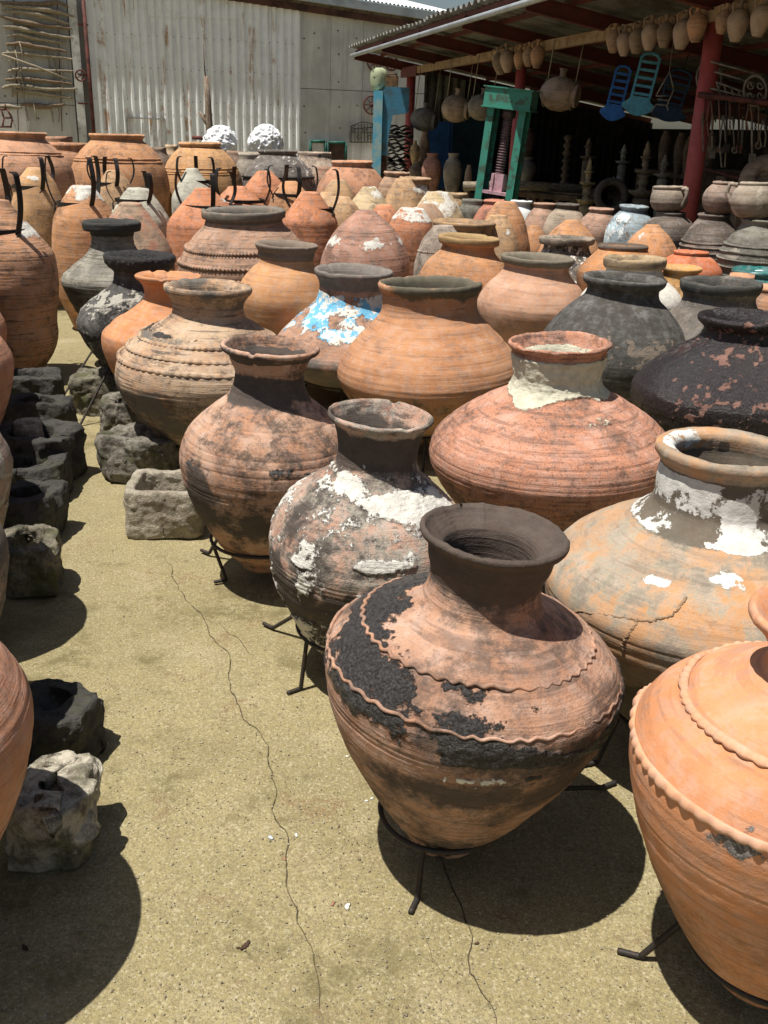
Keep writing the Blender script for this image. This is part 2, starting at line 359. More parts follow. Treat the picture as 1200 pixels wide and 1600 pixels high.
# lashing straps the yokes hang on
for px in (24, 92):
    P0, P1 = wallpos(px-3, -5, .05), wallpos(px+5, 205, .05); b = MB(); b.tube([Vector((0, 0, 0)), P1-P0], .008, 5); tag(b.build('hanging_wire', MRR, None, P0), 'dark wire holding the %s ends of the wooden yokes' % ('left' if px < 50 else 'right'), 'wire')
# black iron frame piece at far left
P0 = wallpos(2, 180, .2); b = MB(); g = lambda x, y: wallpos(x, y, .2)-P0
for a, c in (((-8, 171), (11, 171)), ((11, 171), (19, 184)), ((19, 184), (17, 200)), ((-8, 198), (18, 198)), ((2, 171), (6, 184)), ((6, 184), (19, 184)), ((6, 184), (4, 199)), ((8, 163), (8, 172))): b.tube([g(*a), g(*c)], .018, 6)
tag(b.build('angular_ironwork', MRR, None, P0), 'angular dark iron frame hanging at the left edge below the yokes', 'iron frame')
# things hung or leaning on the right part of the wall
MIRN = plain('wrought_iron', (.045, .035, .03), .7, .3, .3, 30)
def grille(x0, y0, x1, y1, label, name='iron_grille', off=.08):
    c = wallpos((x0+x1)/2, y1, off); e = empty(name, c); tag(e, label, 'grille'); g = lambda x, y: wallpos(x, y, off)-c
    b = MB(); b.tube([g(x0, y0+5), g(x0, y1), g(x1, y1), g(x1, y0), g((x0+x1)/2, y0-3), g(x0, y0+5)], .014, 6); b.tube([g(x0, (y0+y1)/2), g(x1, (y0+y1)/2)], .010, 5)
    b.tube([g(x0, y0+9), g(x1, y0+6)], .010, 5); b.build('frame', MIRN, e)
    for k in range(7):
        x = x0+(x1-x0)*(k+.5)/7; b = MB()
        b.tube([g(x, y0+1), g(x, y1)], .007, 5); b.build('bar', MIRN, e)
    for k in range(4):
        x = x0+(x1-x0)*(k+.5)/4; y = (y0+y1)/2+(6 if k % 2 else -6); b = MB(); b.tube([g(x+4*math.cos(j*.6)*(1-j*.07), y+5*math.sin(j*.6)*(1-j*.07)) for j in range(11)], .007, 5); b.build('scroll', MIRN, e)
grille(547, 193, 582, 222, 'wrought iron grille with scrolls on the concrete wall left of the blue machine')
MGF = plain('frame_green', (.03, .13, .10), .7, var=.4, scale=8); MGB = plain('frame_dark_inside', (.09, .05, .035), .8, var=.4, scale=6)
for (x0, y0, x1, y1), lb in (((485, 221, 508, 246), 'smaller green wooden picture frame against the concrete wall'), ((512, 223, 540, 252), 'larger green wooden frame with a brown panel against the wall')):
    c = wallpos((x0+x1)/2, y1, .12); e = empty('green_frame', c); tag(e, lb, 'frame'); g = lambda x, y, o=.12: wallpos(x, y, o)-c; wd = 4.5
    for a, d in (((x0, y0), (x1, y0)), ((x0, y1), (x1, y1)), ((x0, y0), (x0, y1)), ((x1, y0), (x1, y1))):
        b = MB(); b.tube([g(*a), g(*d)], .035, 4); b.build('rail', MGF, e)
    b = MB(); cc = g((x0+x1)/2, (y0+y1)/2, .1); b.box(cc, (abs(g(x1, y0).x-g(x0, y0).x)*.9, .03, abs(g(x0, y0).z-g(x0, y1).z)*.9), Matrix.Rotation(wrot, 3, 'Z')); b.build('panel', MGB if x0 > 500 else MC[2], e)
    for hx in ((x1+x0)/2,): b = MB(); b.tube([g(hx, y1), wall_P(wall_uz(hx, y1)[0], 0.0, .12)-c], .03, 4); b.build('prop', MGF, e)
def wheel(px, py, rpx, label, off=.1):
    c = wallpos(px, py, off); e = empty('wagon_wheel', c, wrot); tag(e, label, 'wheel', 'spoked wheels on the wall'); r = rpx/F_*depth(c)
    b = MB(); b.tube([(r*math.cos(k*.2618), 0, r*math.sin(k*.2618)) for k in range(24)], .018, 6, True); b.build('rim', MRR, e)
    b = MB(); b.lathe([(.001, -.04), (.04, -.04), (.04, .04), (.001, .04)], 10, (0, 0, 0), Matrix.Rotation(R_(90), 3, 'X')); b.build('hub', MRR, e)
    for k in range(8): b = MB(); b.tube([(0, 0, 0), (r*math.cos(k*.785), 0, r*math.sin(k*.785))], .010, 5); b.build('spoke', MRR, e)
wheel(585, 98, 11, 'rusty spoked wheel under the left corner of the shed roof'); wheel(612, 99, 10, 'second rusty wheel, half covered by the shed roof end beam'); wheel(581, 164, 13, 'spoked wheel partly hidden behind the blue machine')
# post with branch and white sculptures in front of the door
MPO = plain('old_post', (.21, .13, .085), .9, var=.5, scale=12, c2=(.40, .35, .28), st=(6, 6, 1), bump=.5, dist=.01)
c = at(327, 198, 16.5); e = empty('wooden_post', (c[0], c[1], 0)); tag(e, 'weathered upright post with a forked branch before the white door', 'post'); q = lambda x, y: Vector(at(x, y, 16.5))-Vector((c[0], c[1], 0))
b = MB(); b.tube([Vector((0, 0, 0)), q(327, 198), q(325, 160), q(322, 119)], [.06, .06, .05, .038], 8); b.build('shaft', MPO, e)
b = MB(); b.tube([q(321, 121), q(319, 100), q(318, 68)], [.012, .008, .005], 5); b.build('rod', MRR, e)
b = MB(); b.tube([q(327, 197), q(320, 188), q(311, 174)], [.05, .035, .02], 7); b.build('branch', MPO, e)
b = MB(); b.tube([q(317, 184), q(322, 178), q(321, 172)], [.02, .018, .012], 6); b.build('twig', MPO, e)
b = MB(); b.tube([q(300, 215), q(327, 216)], .03, 6); tag(b.build('dark_bar', MRR, None, (c[0], c[1], 0)), 'dark iron bar lying left of the first white sculpture', 'iron bar')
MPL = plain('white_plaster', (.74, .75, .76), .8, var=.06, scale=6, bump=.2)
def sculpt(px, py, hw, D, label, seed, lean):
    g0 = at(px, py, D); s = hw/F_*D*1.04; e = empty('white_sculpture', (g0[0], g0[1], 0)); tag(e, label, 'sculpture', 'white plaster sculptures'); r = random.Random(seed)
    zc = g0[2]; nu, nv = 110, 90; th = np.linspace(0, 2*np.pi, nu, endpoint=False); ph = np.linspace(-1.45, 1.53, nv); T, P_ = np.meshgrid(th, ph)
    n_ = np.stack([np.cos(P_)*np.cos(T), np.cos(P_)*np.sin(T), np.sin(P_)], -1).reshape(-1, 3); q_ = n_*2.6; q_[:, 2] += n_[:, 0]*lean
    r1 = 1-2*np.abs(fbm(q_, 1.0, seed, 3)); r2 = 1-2*np.abs(fbm(q_, 2.3, seed+20, 3)); rr_2 = s*(.88+.13*r1+.035*r2)
    V = n_*rr_2[:, None]*np.array([1, 1, .95])+np.array([0, 0, zc]); V[:, 0] += .28*lean*(V[:, 2]-zc); V[:, :2] *= (1-.10*(V[:, 2:3]-zc)/s); me = mesh_np('ruffled_body', V, grid_faces(nv, nu)); me.materials.append(MPL); link('ruffled_body', me, e)
    b = MB(); b.lathe([(s*.62, 0), (s*.5, .1), (s*.5, zc-s*.9), (s*.6, zc-s*.6)], 20); b.build('base', MPL, e)
sculpt(343, 224, 25, 14.8, 'white ruffled plaster sculpture on the left, beside the post', 1, .5); sculpt(415, 223, 25, 14.8, 'white ruffled plaster sculpture on the right, above the dark sooty jar', 2, .2)

# ------------------------------------------------------------------ the shed
A_ = at(1108, 42, 9.6)[:2]; B_ = at(638, 113, 18.8)[:2]
SU = (B_-A_)/np.linalg.norm(B_-A_); SN = np.array([SU[1], -SU[0]])
if SN[0] < 0: SN = -SN
LAB = float(np.linalg.norm(B_-A_)); UN, UF = -6.5, LAB+.25         # near and far ends along the beam
srot = math.atan2(-SU[1], -SU[0])     # local x runs from far to near... y follows
def sP(u, v, z): p = A_+SU*u+SN*v; return Vector((p[0], p[1], z))
shed = empty('shed', (A_[0], A_[1], 0)); tag(shed, 'open red framed shed with a corrugated metal roof and dark interior', 'shed')
S0 = Vector((A_[0], A_[1], 0)); sl = lambda u, v, z: sP(u, v, z)-S0
def zr_(v): return 2.83-.155*v
VE, VB = -1.0, 5.1
MRO = plain('shed_red_paint', (.15, .038, .032), .6, var=.3, scale=7, c2=(.10, .035, .03)); MRP = plain('post_red', (.46, .095, .085), .5, var=.15, scale=5)
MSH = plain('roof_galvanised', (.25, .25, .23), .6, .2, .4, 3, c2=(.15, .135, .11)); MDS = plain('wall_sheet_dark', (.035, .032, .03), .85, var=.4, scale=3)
MTW = plain('timber_pale', (.42, .30, .18), .85, var=.4, scale=10, c2=(.26, .15, .08)); MPI = plain('pipe_silver', (.50, .53, .55), .4, .4, .15, 4)
# roof sheets (ribs run down the slope)
n_sh = 17; Lr = (UF+.15-UN)/n_sh
for i in range(n_sh):
    ua = UN+i*Lr; V = []; Fc = []; n = int(Lr/.2*8); lift = .006*(i % 2)
    for k in range(n+1):
        u = ua+(Lr+.05)*k/n; t = (u/.2) % 1; c = max(-.5, min(.5, math.cos(2*math.pi*t)))/.5; h = .022*c+lift
        for v in (VE-.02*(i % 3)*.6, 2.0, 5.35): V.append(sl(u, v, zr_(v)+.03+h))
    for k in range(n):
        for j in (0, 1): Fc.append((k*3+j, k*3+j+1, k*3+j+4, k*3+j+3))
    b = MB(); b.add(V, Fc); b.build('roof_sheet', MSH, shed)
b = MB()
i = 0; u = UN
sb = []
while u < UF:
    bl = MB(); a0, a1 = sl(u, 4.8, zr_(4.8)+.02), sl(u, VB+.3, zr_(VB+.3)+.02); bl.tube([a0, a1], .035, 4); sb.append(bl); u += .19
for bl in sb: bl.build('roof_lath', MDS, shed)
def beam(p, q, w_, h, m, name, parent=shed, r3=True):
    p, q = Vector(p), Vector(q); d = (q-p); L_ = d.length; x = d.normalized(); up = Vector((0, 0, 1)); y = up.cross(x).normalized(); zv = x.cross(y)
    rot = Matrix((x, y, zv)).transposed(); b = MB(); b.box((p+q)/2, (L_, w_, h), rot); return b.build(name, m, parent)
def ibeam(p, q, w_, h, m, name):
    p, q = Vector(p), Vector(q); d = (q-p); L_ = d.length; x = d.normalized(); up = Vector((0, 0, 1)); y = up.cross(x).normalized(); zv = x.cross(y)
    rot = Matrix((x, y, zv)).transposed(); b = MB(); c = (p+q)/2; b.box(c, (L_, .012, h-.02), rot); b.box(c+zv*(h/2-.005), (L_, w_, .01), rot); b.box(c-zv*(h/2-.005), (L_, w_, .01), rot); return b.build(name, m, shed)
k = 0; u = UF
while u > UN:
    ibeam(sl(u, VE+.06, zr_(VE+.06)-.11), sl(u, VB, zr_(VB)-.11), .08, .15, MRO, 'rafter'); u -= 2.05
for v in (VE+.12, -.45, .7, 1.6, 2.5, 3.4, 4.3): beam(sl(UN, v, zr_(v)-.035+.02), sl(UF, v, zr_(v)-.035+.02), .04, .05, MRO, 'purlin')
b = MB(); b.tube([sl(UN, VE+.02, zr_(VE)-.13), sl(UF+.1, VE+.02, zr_(VE)-.13)], .035, 8); b.build('gutter_pipe', MPI, shed)
BZ = 2.62
beam(sl(UN, -.02, BZ), sl(UF-1.0, -.02, BZ), .07, .11, MTW, 'timber_beam'); beam(sl(UF-1.0, -.02, BZ-.01), sl(UF+.05, -.02, BZ-.01), .09, .16, MRO, 'timber_beam')
def post(u, v, h, r, name='post'):
    b = MB(); c = sl(u, v, 0); b.lathe([(r, 0), (r, h)], 16, c); b.lathe([(.14, 0), (.14, .015)], 4, c); return b.build(name, MRP, shed)
post(0, .06, zr_(.06)-.15, .082); post(LAB, .06, zr_(.06)-.18, .082)
uc = 0
def plane_uz(px, py, v):
    d = ray(px, py); o = A_+SN*v; M_ = np.array([[d[0], -SU[0]], [d[1], -SU[1]]]); t, u = np.linalg.solve(M_, o); return u, CH+d[2]*t
uc = plane_uz(815, 105, .06)[0]; post(uc, .06, zr_(.06)-.15, .07); post(-5.2, .06, zr_(.06)-.15, .08)
# rear and far end walls of dark sheets
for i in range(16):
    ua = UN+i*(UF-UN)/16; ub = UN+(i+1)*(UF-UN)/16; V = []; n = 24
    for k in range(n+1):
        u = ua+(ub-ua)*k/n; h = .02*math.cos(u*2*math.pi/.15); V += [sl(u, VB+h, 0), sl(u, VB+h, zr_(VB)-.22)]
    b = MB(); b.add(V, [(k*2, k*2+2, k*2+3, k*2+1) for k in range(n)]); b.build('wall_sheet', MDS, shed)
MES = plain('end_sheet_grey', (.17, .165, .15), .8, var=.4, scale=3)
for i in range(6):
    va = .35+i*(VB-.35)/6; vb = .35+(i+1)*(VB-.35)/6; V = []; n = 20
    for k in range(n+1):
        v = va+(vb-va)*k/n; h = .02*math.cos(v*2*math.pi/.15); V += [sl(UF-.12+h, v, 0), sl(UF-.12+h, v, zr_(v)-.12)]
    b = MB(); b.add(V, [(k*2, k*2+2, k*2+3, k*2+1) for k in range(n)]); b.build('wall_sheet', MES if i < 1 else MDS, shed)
for i in range(4):  # near end wall, out of view, added to darken the shed inside
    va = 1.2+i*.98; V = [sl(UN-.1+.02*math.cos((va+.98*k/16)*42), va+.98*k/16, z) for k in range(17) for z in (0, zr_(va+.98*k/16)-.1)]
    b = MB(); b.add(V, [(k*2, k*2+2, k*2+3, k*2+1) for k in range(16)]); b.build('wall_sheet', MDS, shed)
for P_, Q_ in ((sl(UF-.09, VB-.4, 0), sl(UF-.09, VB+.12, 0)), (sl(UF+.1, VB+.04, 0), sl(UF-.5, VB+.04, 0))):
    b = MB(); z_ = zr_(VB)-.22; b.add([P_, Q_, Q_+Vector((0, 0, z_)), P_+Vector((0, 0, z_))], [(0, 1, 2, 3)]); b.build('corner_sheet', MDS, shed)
# ------------------------------------------------------------------ ground
def concrete_floor():
    m, nt, bs, L = mk('yard_concrete')
    tc = N(nt, 'ShaderNodeTexCoord'); v = tc.outputs['Object']
    n1 = noise(nt, v, .9, 6, .65); n2 = noise(nt, v, 3.3, 6, .7); n3 = noise(nt, v, 140, 3, .75); n4 = noise(nt, v, 420, 2, .7); n5 = noise(nt, v, 14, 5, .7)
    col = mix(nt, ramp(nt, n1, .35, .65), (.315, .262, .130), (.245, .203, .095))
    col = mix(nt, ramp(nt, n2, .46, .66, 0, .55), col, (.25, .215, .105))
    col = mix(nt, ramp(nt, noise(nt, v, 2.1, 6, .75), .50, .68, 0, .8), col, (.375, .318, .185))
    col = mix(nt, ramp(nt, n5, .5, .72, 0, .5), col, (.23, .175, .10))
    col = mix(nt, ramp(nt, noise(nt, v, 3.5, 7, .8), .56, .66, 0, .75), col, (.20, .12, .055))
    vo = N(nt, 'ShaderNodeTexVoronoi'); vo.inputs['Scale'].default_value = 210; L.new(v, vo.inputs['Vector'])
    sepc = N(nt, 'ShaderNodeSeparateColor'); L.new(vo.outputs['Color'], sepc.inputs[0])
    col = mix(nt, ramp(nt, sepc.outputs[0], .74, .97, 0, .5), col, (.50, .45, .31))
    col = mix(nt, ramp(nt, sepc.outputs[1], .75, .97, 0, .45), col, (.13, .105, .06))
    col = mix(nt, ramp(nt, n3, .36, .58, .55, 0), col, (.12, .10, .055))
    col = mix(nt, ramp(nt, n4, .5, .72, 0, .5), col, (.47, .42, .28))
    st = math_(nt, 'MULTIPLY', ramp(nt, noise(nt, v, 1.3, 8, .8), .50, .58), ramp(nt, n2, .38, .6, .3, 1)); col = mix(nt, math_(nt, 'MULTIPLY', st, .75), col, (.13, .105, .048))
    col = mix(nt, ramp(nt, noise(nt, v, 26, 6, .8), .60, .68, 0, .5), col, (.15, .12, .065))
    L.new(col, bs.inputs['Base Color']); bs.inputs['Roughness'].default_value = .92; bs.inputs['Specular IOR Level'].default_value = .2
    h = math_(nt, 'ADD', math_(nt, 'MULTIPLY', n3, .8), math_(nt, 'ADD', math_(nt, 'MULTIPLY', n4, .5), math_(nt, 'MULTIPLY', n5, 1.2)))
    h = math_(nt, 'ADD', h, math_(nt, 'MULTIPLY', ramp(nt, vo.outputs['Distance'], 0, .6), -.35))
    b = N(nt, 'ShaderNodeBump'); b.inputs['Strength'].default_value = .8; b.inputs['Distance'].default_value = .0035
    L.new(h, b.inputs['Height']); L.new(b.outputs[0], bs.inputs['Normal'])
    return m
MCON = concrete_floor()
def grid_ground():
    xs = np.concatenate([np.linspace(-600, -12, 8), np.linspace(-8, 8, 90), np.linspace(12, 600, 8)])
    ys = np.concatenate([np.linspace(-600, -6, 8), np.linspace(-3, 12, 90), np.linspace(16, 900, 10)])
    X, Y = np.meshgrid(xs, ys); V = np.c_[X.ravel(), Y.ravel(), np.zeros(X.size)]
    V[:, 2] = .012*fbm(V, .55, 3, 3)*((abs(V[:, 0]) < 9) & (abs(V[:, 1]-4) < 8.2))-.002
    nx = len(xs); I = np.arange((len(ys)-1)*nx).reshape(-1, nx)[:, :-1].ravel()
    return mesh_np('ground', V, np.c_[I, I+1, I+1+nx, I+nx])
me = grid_ground(); me.materials.append(MCON); gr = struct(link('ground', me), 'worn ochre concrete yard between the rows of urns')

# cracks follow the slab: irregular dark gaps with crumbled lips
MCR = plain('crack_dirt', (.095, .075, .042), .95, var=.4, scale=60)
def crack(pts, w0, seed, name='crack'):
    r = random.Random(seed); P = [ground(*p)[:2] for p in pts]; Q = []
    for a, b in zip(P[:-1], P[1:]):
        n = max(2, int(np.linalg.norm(b-a)/.012))
        for k in range(n): Q.append(a+(b-a)*k/n)
    Q.append(P[-1]); Q = np.array(Q); n = len(Q)
    q3 = np.c_[Q, np.zeros(n)]
    Q = Q + np.c_[fbm(q3, 9, seed, 4), fbm(q3, 9, seed+40, 4)]*.022
    T = np.gradient(Q, axis=0); T /= np.linalg.norm(T, axis=1)[:, None]+1e-9; Nn = np.c_[-T[:, 1], T[:, 0]]
    wd = .62*w0*(.35+1.1*np.abs(fbm(q3, 22, seed+7, 3))+.5*np.array([r.random()**3 for _ in range(n)]))
    e = np.minimum(np.arange(n), n-1-np.arange(n))/12.; wd = wd*np.clip(e, .1, 1)
    zz = .012*fbm(np.c_[Q, np.zeros(n)], .55, 3, 3)+.0012
    V = np.r_[np.c_[Q+Nn*wd[:, None], zz], np.c_[Q-Nn*wd[:, None], zz]]
    I = np.arange(n-1); me = mesh_np(name, V, np.c_[I, I+n, I+n+1, I+1]); me.materials.append(MCR)
    return link(name, me, gr)
crack([(258, 868), (278, 912), (312, 968), (352, 1015), (362, 1085), (395, 1135), (415, 1185), (425, 1230), (440, 1280), (448, 1315), (445, 1352), (470, 1430), (492, 1490), (512, 1600)], .0022, 1)
crack([(312, 968), (345, 975), (380, 1010), (402, 1040)], .0014, 2)
crack([(430, 1200), (470, 1185), (520, 1175)], .0011, 3)
crack([(655, 1290), (690, 1350), (712, 1405), (728, 1450), (742, 1520), (775, 1580), (790, 1640)], .003, 4)
crack([(500, 1465), (525, 1452), (545, 1440)], .0010, 5)
crack([(662, 1430), (695, 1510), (715, 1560)], .0010, 6)
# grit and pebbles lying on the slab
def grit():
    mb_v = []; mb_f = []; r = random.Random(5)
    T = [(1, 1, 1), (1, -1, -1), (-1, 1, -1), (-1, -1, 1)]
    O = [(1, 0, 0), (-1, 0, 0), (0, 1, 0), (0, -1, 0), (0, 0, 1), (0, 0, -1)]; OF = [(0, 2, 4), (2, 1, 4), (1, 3, 4), (3, 0, 4), (2, 0, 5), (1, 2, 5), (3, 1, 5), (0, 3, 5)]
    for i in range(5200):
        if i < 1500: x = r.gauss(560, 200); y = r.uniform(1080, 1600)
        else: x = r.uniform(-50, 1150); y = 620+980*r.random()**.8
        g = ground(x, y)
        if g[1] > 7: continue
        s = .0009+.0024*r.random()**3
        if r.random() < .012: s *= 1.9
        a = r.random()*6.28
        o = len(mb_v)
        for q in O:
            X = q[0]*s*r.uniform(.7, 1.5); Y = q[1]*s*r.uniform(.7, 1.3)
            mb_v.append((g[0]+X*math.cos(a)-Y*math.sin(a), g[1]+X*math.sin(a)+Y*math.cos(a), q[2]*s*.6+.012*0+s*.3+.002))
        mb_f += [tuple(k+o for k in f) for f in OF]
    V = np.array(mb_v); V[:, 2] += .012*fbm(np.c_[V[:, :2], np.zeros(len(V))], .55, 3, 3)-.002
    me = mesh_np('grit', V, mb_f, False); me.materials.append(plain('grit_stone', (.36, .32, .22), .9, var=.3, scale=35, c2=(.14, .11, .07), lo=.4, hi=.6))
    o = link('grit', me); o['kind'] = 'stuff'; tag(o, 'grit and tiny pebbles scattered over the concrete aisle', 'grit'); return o
grit()
def chip(px, py, s, mat, label, seed, n=6, name='stone_chip', cat='stone chip'):
    r = random.Random(seed); g = ground(px, py); b = MB()
    pr = [(.001, 0), (s*.8, .001), (s, s*.25), (s*.55, s*.5), (.001, s*.55)]
    b.lathe(pr, n+3, rf=lambda a, z: 1+.35*math.sin(a*2+seed)+.2*math.sin(a*3+seed*2))
    zz = float(.012*fbm(np.array([[g[0], g[1], 0]]), .55, 3, 3)[0]-.002)
    o = b.build(name, mat, None, (g[0], g[1], zz)); o.rotation_euler = (0, 0, seed); return tag(o, label, cat)
MWH = plain('white_chip', (.68, .66, .58), .8, scale=80); MPK = plain('terracotta_chip', (.33, .17, .10), .9, scale=80)
chip(543, 1419, .0085, MWH, 'largest white stone chip lying right of the crack', 1)
chip(463, 1308, .006, MWH, 'white chip just right of the crack bend', 2)
chip(423, 1312, .007, plain('blue_chip', (.52, .62, .66), .6, scale=60), 'pale bluish shard just left of the crack bend', 3)
chip(542, 1185, .005, MWH, 'small round white pebble near the tar stained urn', 4)
chip(572, 1255, .005, MWH, 'left pebble of the white pair beside the shadow', 5)
chip(581, 1251, .005, MWH, 'right pebble of the white pair beside the shadow', 6)
chip(520, 1415, .006, MPK, 'flat reddish chip left of the largest white chip', 7)
chip(445, 1345, .006, MPK, 'reddish chip sitting in the long crack', 8)
# dead leaves
ML = plain('dead_leaf', (.060, .030, .018), .8, scale=70)
def leaf(px, py, l, wd, rot, label, curl=.5):
    g = ground(px, py); V = []; Fc = []; n = 8
    for i in range(n+1):
        t = i/n; x = (t-.5)*l; hw = wd*math.sin(math.pi*(.04+.92*t))**.8/2*(1+.2*math.sin(t*23))
        z0 = curl*l*.25*(2*t-1)**2
        V += [(x, -hw, z0+curl*wd*.35), (x, 0, z0), (x, hw, z0+curl*wd*.3)]
    for i in range(n):
        for k in (0, 1): Fc.append((i*3+k, i*3+k+1, i*3+k+4, i*3+k+3))
    b = MB(); b.add(V, Fc, True)
    b.add([(x, y, z+.0006) for x, y, z in V], [f[::-1] for f in Fc], True)
    o = b.build('dead_leaf', ML, None, (g[0], g[1], .004)); o.rotation_euler = (0, 0, rot); return tag(o, label, 'leaf')
leaf(383, 1481, .030, .011, 1.0, 'longest curled dark leaf near the bottom of the aisle')
leaf(372, 1484, .008, .006, .3, 'tiny leaf scrap just left of the curled dark leaf')
leaf(285, 1188, .011, .008, .2, 'small round dead leaf alone on the left of the aisle')
leaf(296, 1157, .008, .004, .8, 'leaf scrap just above the round dead leaf')
leaf(349, 1164, .010, .005, 2.5, 'reddish leaf fragment beside the long crack')
leaf(343, 1140, .009, .005, .4, 'uppermost leaf fragment beside the long crack')
leaf(745, 1477, .011, .007, .4, 'dead leaf beside the crack under the tar stained urn')
leaf(533, 1360, .007, .004, .4, 'dark leaf speck right of the crack')
leaf(40, 1485, .022, .010, 2.4, 'short grey twig in the shadow at bottom left')
# ------------------------------------------------------------------ turned clay vessels
def crom(P, per=14):
    P = np.array(P, float); Q = [2*P[0]-P[1]]+list(P)+[2*P[-1]-P[-2]]; out = []
    for i in range(1, len(Q)-2):
        p0, p1, p2, p3 = Q[i-1:i+3]
        d = [max(1e-5, np.linalg.norm(b-a)**.5) for a, b in ((p0, p1), (p1, p2), (p2, p3))]
        t0 = 0; t1 = d[0]; t2 = t1+d[1]; t3 = t2+d[2]
        for k in range(per):
            t = t1+(t2-t1)*k/per
            a1 = (t1-t)/(t1-t0)*p0+(t-t0)/(t1-t0)*p1; a2 = (t2-t)/(t2-t1)*p1+(t-t1)/(t2-t1)*p2; a3 = (t3-t)/(t3-t2)*p2+(t-t2)/(t3-t2)*p3
            b1 = (t2-t)/(t2-t0)*a1+(t-t0)/(t2-t0)*a2; b2 = (t3-t)/(t3-t1)*a2+(t-t1)/(t3-t1)*a3
            out.append((t2-t)/(t2-t1)*b1+(t-t1)/(t2-t1)*b2)
    out.append(P[-1]); out = np.array(out); out[:, 0] = np.maximum(out[:, 0], .0008); return out
def resample(P, n):
    s = np.r_[0, np.cumsum(np.linalg.norm(np.diff(P, axis=0), axis=1))]; t = np.linspace(0, s[-1], n)
    return np.c_[np.interp(t, s, P[:, 0]), np.interp(t, s, P[:, 1])]
class Q: pass
LOW = [(.04, .02), (.10, .17), (.20, .35), (.36, .55), (.53, .73), (.76, .91)]
def jar(name, label, mat, cat='urn', group=None, rim=None, D=None, prof=(), low=LOW, z0=0., rf=.09, tilt=(0, 0), lod=1, masks=None, grooves=(),
        gd=.0018, stri=.0006, wob=.010, lip=(.045, .012, .03), tar_h=.004, pl_h=.003, chip=.004, world=None, seed=None, top=None, rings=(), steps=(), rot=0, neck_in=.024, throat=None):
    """rim: where the mouth is seen; top: the same for an upturned vessel's flat base"""
    seed = seed if seed is not None else rng.randrange(1000)
    if tilt == (0, 0) and world is None: _r = random.Random(seed*7+1); tilt = (_r.uniform(-1.8, 1.8), _r.uniform(-1.5, 1.5))
    if world is not None:
        X, Y, zr, rr, pz = world; pts = list(pz)
    else:
        px, py, hw = rim or top; P = at(px, py, D); dp = depth(P); X, Y, zr = P; rr = hw/F_*dp
        pts = []
        for y, h in prof:
            z = z_on_axis(X, Y, y); pts.append((z, h/F_*depth((X, Y, z))))
    zb, rb = pts[-1]
    rf = min(rf, rb*.5)
    if top:
        outer = [(.001, zr), (rr*.7, zr+.001), (rr*.97, zr-.002), (rr*1.02, zr-.012)] + [(r, z) for z, r in pts]
        zl = zb; 
        outer += [(rb*1.0, zl-.25*(zl-z0)), (rb*.90, zl-.52*(zl-z0)), (rb*.62, zl-.85*(zl-z0)), (rb*.50, z0)]
        outer = outer[::-1]; inner = None
    else:
        lh, lo, lt = lip
        lowp = [(.001, z0), (rf*.8, z0), (rf, z0+.012)] + [(rf+(rb-rf)*s, z0+.012+(zb-z0-.012)*t) for t, s in low]
        outer = lowp + [(r, z) for z, r in pts[::-1]] + [(max(rr-lo*1.6, pts[0][1]*1.0), zr-lh), (rr-lo*.5, zr-lh*.75), (rr, zr-lh*.42), (rr-.001, zr-lh*.15), (rr-.008, zr)]
        nr, nz = min((r, z) for z, r in pts[:4])
        nin = nr-neck_in; th_ = min(.06, (zr-nz)*.75) if throat is None else throat; inner = [(rr-.008, zr), (rr-lt*.7, zr-.003), (rr-lt, zr-.010), (nin+.004, zr-th_), (nin, zr-th_-.02), (nin, nz-.01), (nin*1.02, nz-.03), (nin+(rb-nin)*.35, nz-.03-(nz-zb)*.45), (rb*.94, zb-.02), (rb*.6, z0+.45*(zb-z0)), (.001, z0+.06)]
    nR, seg = {3: (330, 330), 2: (190, 200), 1: (120, 120), 0: (64, 64), -1: (36, 40)}[lod]
    O = resample(crom(outer), nR)
    if inner: I_ = resample(crom(inner), max(16, nR//4)); pr = np.r_[O, I_[1:]]
    else: pr = O
    nO = len(O); rows = len(pr); th = np.linspace(0, 2*np.pi, seg, endpoint=False)
    r = np.repeat(pr[:, 0][:, None], seg, 1); z = np.repeat(pr[:, 1][:, None], seg, 1); T = np.repeat(th[None], rows, 0)
    base = np.stack([r*np.cos(T), r*np.sin(T), z], -1).reshape(-1, 3)
    # surface direction
    dr = np.gradient(pr[:, 0]); dz = np.gradient(pr[:, 1]); ln = np.hypot(dr, dz)+1e-9; nr_, nz_ = dz/ln, -dr/ln
    w1 = fbm(base, 2.2, seed, 2).reshape(rows, seg)*wob
    sd = np.zeros((rows, seg))
    if lod >= 0:
        zz = np.c_[base[:, 0]*2, base[:, 1]*2, base[:, 2]*55]; sd += noise3(zz, seed+5).reshape(rows, seg)*stri*2
        sd += fbm(base, 30, seed+9, 3).reshape(rows, seg)*.0008
    for g in grooves:
        g, k = (g if isinstance(g, tuple) else (g, 1)); wv = noise3(np.c_[np.cos(T.ravel())*1.5, np.sin(T.ravel())*1.5, T.ravel()*0], seed+31).reshape(rows, seg)*.003
        sd -= gd*k*np.exp(-((z-g*zr+wv)/.0032)**2)*(np.arange(rows) < nO)[:, None]
    for g, h, wd in rings: sd += h*np.exp(-((z-g*zr)/wd)**4)*(np.arange(rows) < nO)[:, None]
    rimw = np.exp(-((np.arange(rows)-nO)/(nR*.03))**2)[:, None]
    rn_ = noise3(np.c_[np.cos(T.ravel())*4, np.sin(T.ravel())*4, T.ravel()*0], seed+57).reshape(rows, seg); rn2 = noise3(np.c_[np.cos(T.ravel())*1.2, np.sin(T.ravel())*1.2, T.ravel()*0], seed+58).reshape(rows, seg)
